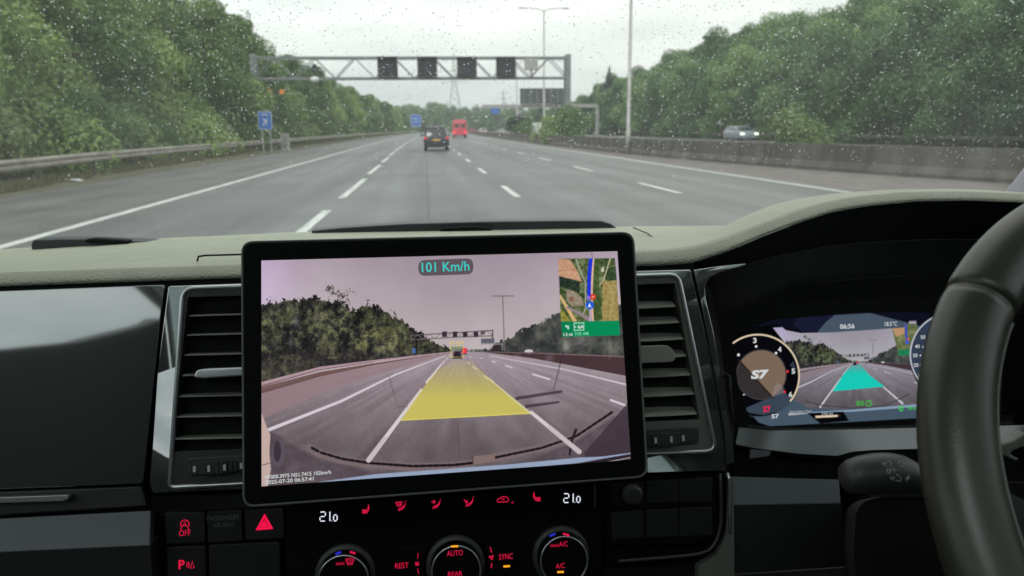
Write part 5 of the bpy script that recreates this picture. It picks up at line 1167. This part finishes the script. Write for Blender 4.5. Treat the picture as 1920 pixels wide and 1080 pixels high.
# the painted panel is trimmed by its own bezel pieces
for nm, pts in (('bezel', [(1340, 560), (1366, 596), (1372, 640), (1384, 720), (1402, 776), (1418, 792), (1444, 800), (1500, 800), (1500, 830), (1340, 830)]), ('bezel', [(1500, 799), (1730, 785), (1900, 778), (1900, 830), (1500, 830)]), ('bezel', [(1352, 560), (1900, 560), (1900, 586), (1620, 586), (1555, 590), (1450, 600), (1385, 622), (1372, 640), (1366, 596)])):
    slab(nm, INS, pts, .003, .002, M['hood'], ins)
IT = lambda s, x, y, h, wd, mt, nm, **k: text(s, INS, x, y, h, M[mt], isc, wpx=wd, off=.0014, name=nm, **k)
IT('S7', 1425, 702, 17, 36, 'screenwhite', 'gear_lettering', bold=.05, shear=.15)
IT('S7', 1438, 767, 11, 14.5, 'redhi', 'gear_lettering_red', bold=.02); IT('57', 1453.5, 780.5, 8, 14.5, 'screenwhite', 'dial_number', bold=.03)
IT('06:56', 1588.6, 611.8, 9, 29, 'screenwhite', 'clock_lettering', bold=.02); IT('18.5\u00b0C', 1670.5, 607, 8.2, 24.5, 'screenwhite', 'temperature_lettering', bold=.01)
for s_, x, y in (('3', 1415.3, 638.5), ('4', 1462, 655), ('5', 1487.5, 696), ('6', 1482.3, 739.5)): IT(s_, x, y, 10, 7, 'screenwhite', 'dial_number', bold=.03)
for s_, x, y in (('50', 1730.6, 632), ('40', 1720, 649.5), ('30', 1716, 666.5), ('20', 1717.4, 684.5), ('10', 1727, 704)): IT(s_, x, y, 7, 9.5, 'screenwhite', 'dial_number', bold=.01)
IT('310 mi', 1551, 775.5, 5, 22, 'screenwhite', 'range_lettering'); IT('70 mph', 1716, 766, 8.5, 30, 'green', 'limit_lettering', bold=.02)

# ------------------------------------------------------------------ stalk, column, steering wheel
col = thing('steering_column', 'black steering column shroud under the indicator stalk', 'steering column', at(1690, 1000, .42))
b = MB(); rows = []
for Yd, grow in ((.40, 0), (.46, 12), (.60, 20)):
    rows.append([at(x, y, Yd) for x, y in rounded([(1606 - grow, 942), (1600 - grow, 1040), (1640, 1400), (2300, 1400), (2300, 900), (1760, 905), (1700, 922)], 30)])
b.loft(rows, closed=True, caps=True); b.build('shroud', M['hood'], col, smooth=False, bevel=.004)
b = MB(); b.loft([[at(x, y, .395) for x, y in ((1640, 927), (1664, 922), (1666, 914), (1672, 911), (1800, 909))], [at(x, y, .395) for x, y in ((1600, 934), (1640, 932), (1668, 932), (1700, 932), (1800, 932))]]); b.build('seam_plate', M['plastic'], col)
stk = thing('indicator_stalk', 'stubby black indicator stalk with white printed lamp symbols', 'stalk', at(1660, 890, .40))
prof_ = [(1579, 898, 3), (1581, 897, 18), (1586, 895, 27), (1596, 893, 33), (1612, 891, 36.5), (1640, 888.5, 39.5), (1668, 888, 40), (1695, 891, 38), (1715, 897, 33), (1740, 906, 25), (1775, 912, 18), (1830, 915, 16)]
b = MB(); rows = []
for x, y, hh in prof_:
    c = at(x, y, .405); rz_ = mpp(c) * hh; rows.append([c + Vector((0, -cos(a) * min(rz_, .014) * abs(cos(a)) ** .2 , sin(a) * rz_)) if abs(cos(a)) > 1e-3 else c + Vector((0, 0, sin(a) * rz_)) for a in [2 * pi * j / 24 for j in range(24)]])
b.loft(rows, closed=True, caps=True); sb_ = b.build('stalk_body', M['plastic'], stk, smooth=True)
SF = Frame((0, .386, -.115), 16)
def z4(x, y): return (1340 + x / 3.31, 780 + y / 3.31)
def dlamp(x, y, k=1): return [[z4(x, y - 9 * k), z4(x - 12 * k, y - 2 * k), z4(x - 6 * k, y + 10 * k), z4(x + 8 * k, y + 14 * k)], [z4(x - 20 * k, y - 8 * k), z4(x - 12 * k, y + 12 * k)], [z4(x - 28 * k, y - 6 * k), z4(x - 21 * k, y + 10 * k)]]
ln = dlamp(1068, 296) + [[z4(1075, 284), z4(1088, 282), z4(1100, 300), z4(1090, 304), z4(1088, 316)], [z4(1066, 330), z4(1078, 326), z4(1092, 340), z4(1086, 358), z4(1076, 354), z4(1066, 330)], [z4(1098, 326), z4(1122, 352)], [z4(1108, 322), z4(1126, 342)]] + dlamp(1118, 388) + [[z4(1128, 362), z4(1160, 384), z4(1150, 410), z4(1140, 398), z4(1130, 404)], [z4(1142, 284), z4(1158, 282), z4(1160, 290), z4(1178, 298), z4(1176, 310), z4(1160, 308), z4(1158, 320), z4(1142, 302), z4(1142, 284)], [z4(1190, 380), z4(1206, 394)], [z4(1206, 370), z4(1190, 402)], [z4(1184, 392), z4(1214, 384)]]
strokes('printed_symbol', SF, ln, 1.0, M['iconwhite'], sb_, off=0)
# wheel
wc = Vector((.4164, .2667, -.184)) + CAM; ti = .665; WR = .180
wu = Vector((0, sin(ti), cos(ti))); wx_ = Vector((1, 0, 0)); wn = Vector((0, -cos(ti), sin(ti)))
whl = thing('steering_wheel', 'thick leather rimmed steering wheel at the right edge', 'steering wheel', wc)
def rimrow(a, s=1.0):
    rad = wx_ * cos(a) + wu * sin(a); c = wc + rad * WR; out_ = []
    for j in range(28):
        q = 2 * pi * j / 28; out_.append(c + rad * cos(q) * .0172 * s + wn * sin(q) * .0150 * s)
    return out_
a0, a1 = R(133), R(360 + 47)
def arc_rows(s0, s1, n_, sc=1): return [rimrow(s0 + (s1 - s0) * i / n_, sc if 0 < i < n_ else sc * .965) for i in range(n_ + 1)]
SE = R(139)                                            # the seam on the rim
b = MB(); b.loft(arc_rows(SE, SE + R(178), 90), closed=True, caps=True); rimo = b.build('rim', M['rimleather'], whl, smooth=True)
b = MB(); b.loft(arc_rows(R(41), SE - R(.25), 60, 1.012), closed=True, caps=True); b.build('rim_top', M['rimleather'], whl, smooth=True)
b = MB(); b.loft(arc_rows(R(-42), R(40.6), 50), closed=True, caps=True); b.build('rim', M['rimleather'], whl, smooth=True)
# stitched inner seam
P = []
for i in range(110):
    a = R(141) + R(174) * i / 109; rad = wx_ * cos(a) + wu * sin(a); q = R(152); P.append(wc + rad * (WR + cos(q) * .0172) + wn * sin(q) * .0152)
b = MB(); b.tube(P, .0009, 5); b.build('inner_seam', M['greyplastic'], whl, smooth=True)
hubc = wc - wn * .03
b = MB(); hubo = [hubc + wx_ * cos(t_) * .085 + wu * sin(t_) * .065 for t_ in [2 * pi * j / 36 for j in range(36)]]; hubi = [p + wn * .028 + (hubc - p) * .18 for p in hubo]; b.loft([[p - wn * .03 for p in hubo], hubo, hubi, [p + (hubc - p) * .5 + wn * .03 for p in hubo]], closed=True, caps=True); b.build('hub', M['plastic'], whl, smooth=False, bevel=.004)
for s_ in (-1, 1):
    b = MB(); rows = []
    for f, hw in ((0, .040), (.4, .030), (.75, .030), (1, .042)):
        x = -(.07 + (WR - .014 - .07) * f) * s_; c = wc + wx_ * x - wn * (.016 * (1 - f) + .004) - wu * .012; rows.append([c + wu * hw + wn * .004, c + wu * hw * .6 + wn * .010, c - wu * hw * .6 + wn * .010, c - wu * hw + wn * .004, c - wu * hw - wn * .008, c + wu * hw - wn * .008])
    b.loft(rows, closed=True, caps=True); sp = b.build('spoke', M['hood'], whl, smooth=False, bevel=.002)
    if s_ > 0:
        b = MB(); c0 = at(1870, 856, .30); b.prism([at(x, y, .335) for x, y in ((1872, 836), (1900, 828), (1925, 812), (1925, 834), (1900, 846), (1894, 852), (1912, 862), (1906, 866), (1886, 856), (1874, 850))], (0, .006, 0)); b.build('spoke_trim', M['greyplastic'], sp, bevel=.001)

# ------------------------------------------------------------------ misty air
hm = bpy.data.materials.new('haze'); hm.use_nodes = True; n = hm.node_tree.nodes; l = hm.node_tree.links; n.clear()
o_ = n.new('ShaderNodeOutputMaterial'); pv = n.new('ShaderNodeVolumePrincipled'); pv.inputs['Color'].default_value = (.86, .90, .93, 1); pv.inputs['Density'].default_value = .00045; pv.inputs['Anisotropy'].default_value = .2
l.new(pv.outputs[0], o_.inputs['Volume'])
b = MB(); b.box((0, 1500, 24), (5600, 4400, 100)); o = b.build('haze', hm); tag(o, None, None, kind='stuff')
S.cycles.volume_bounces = 1
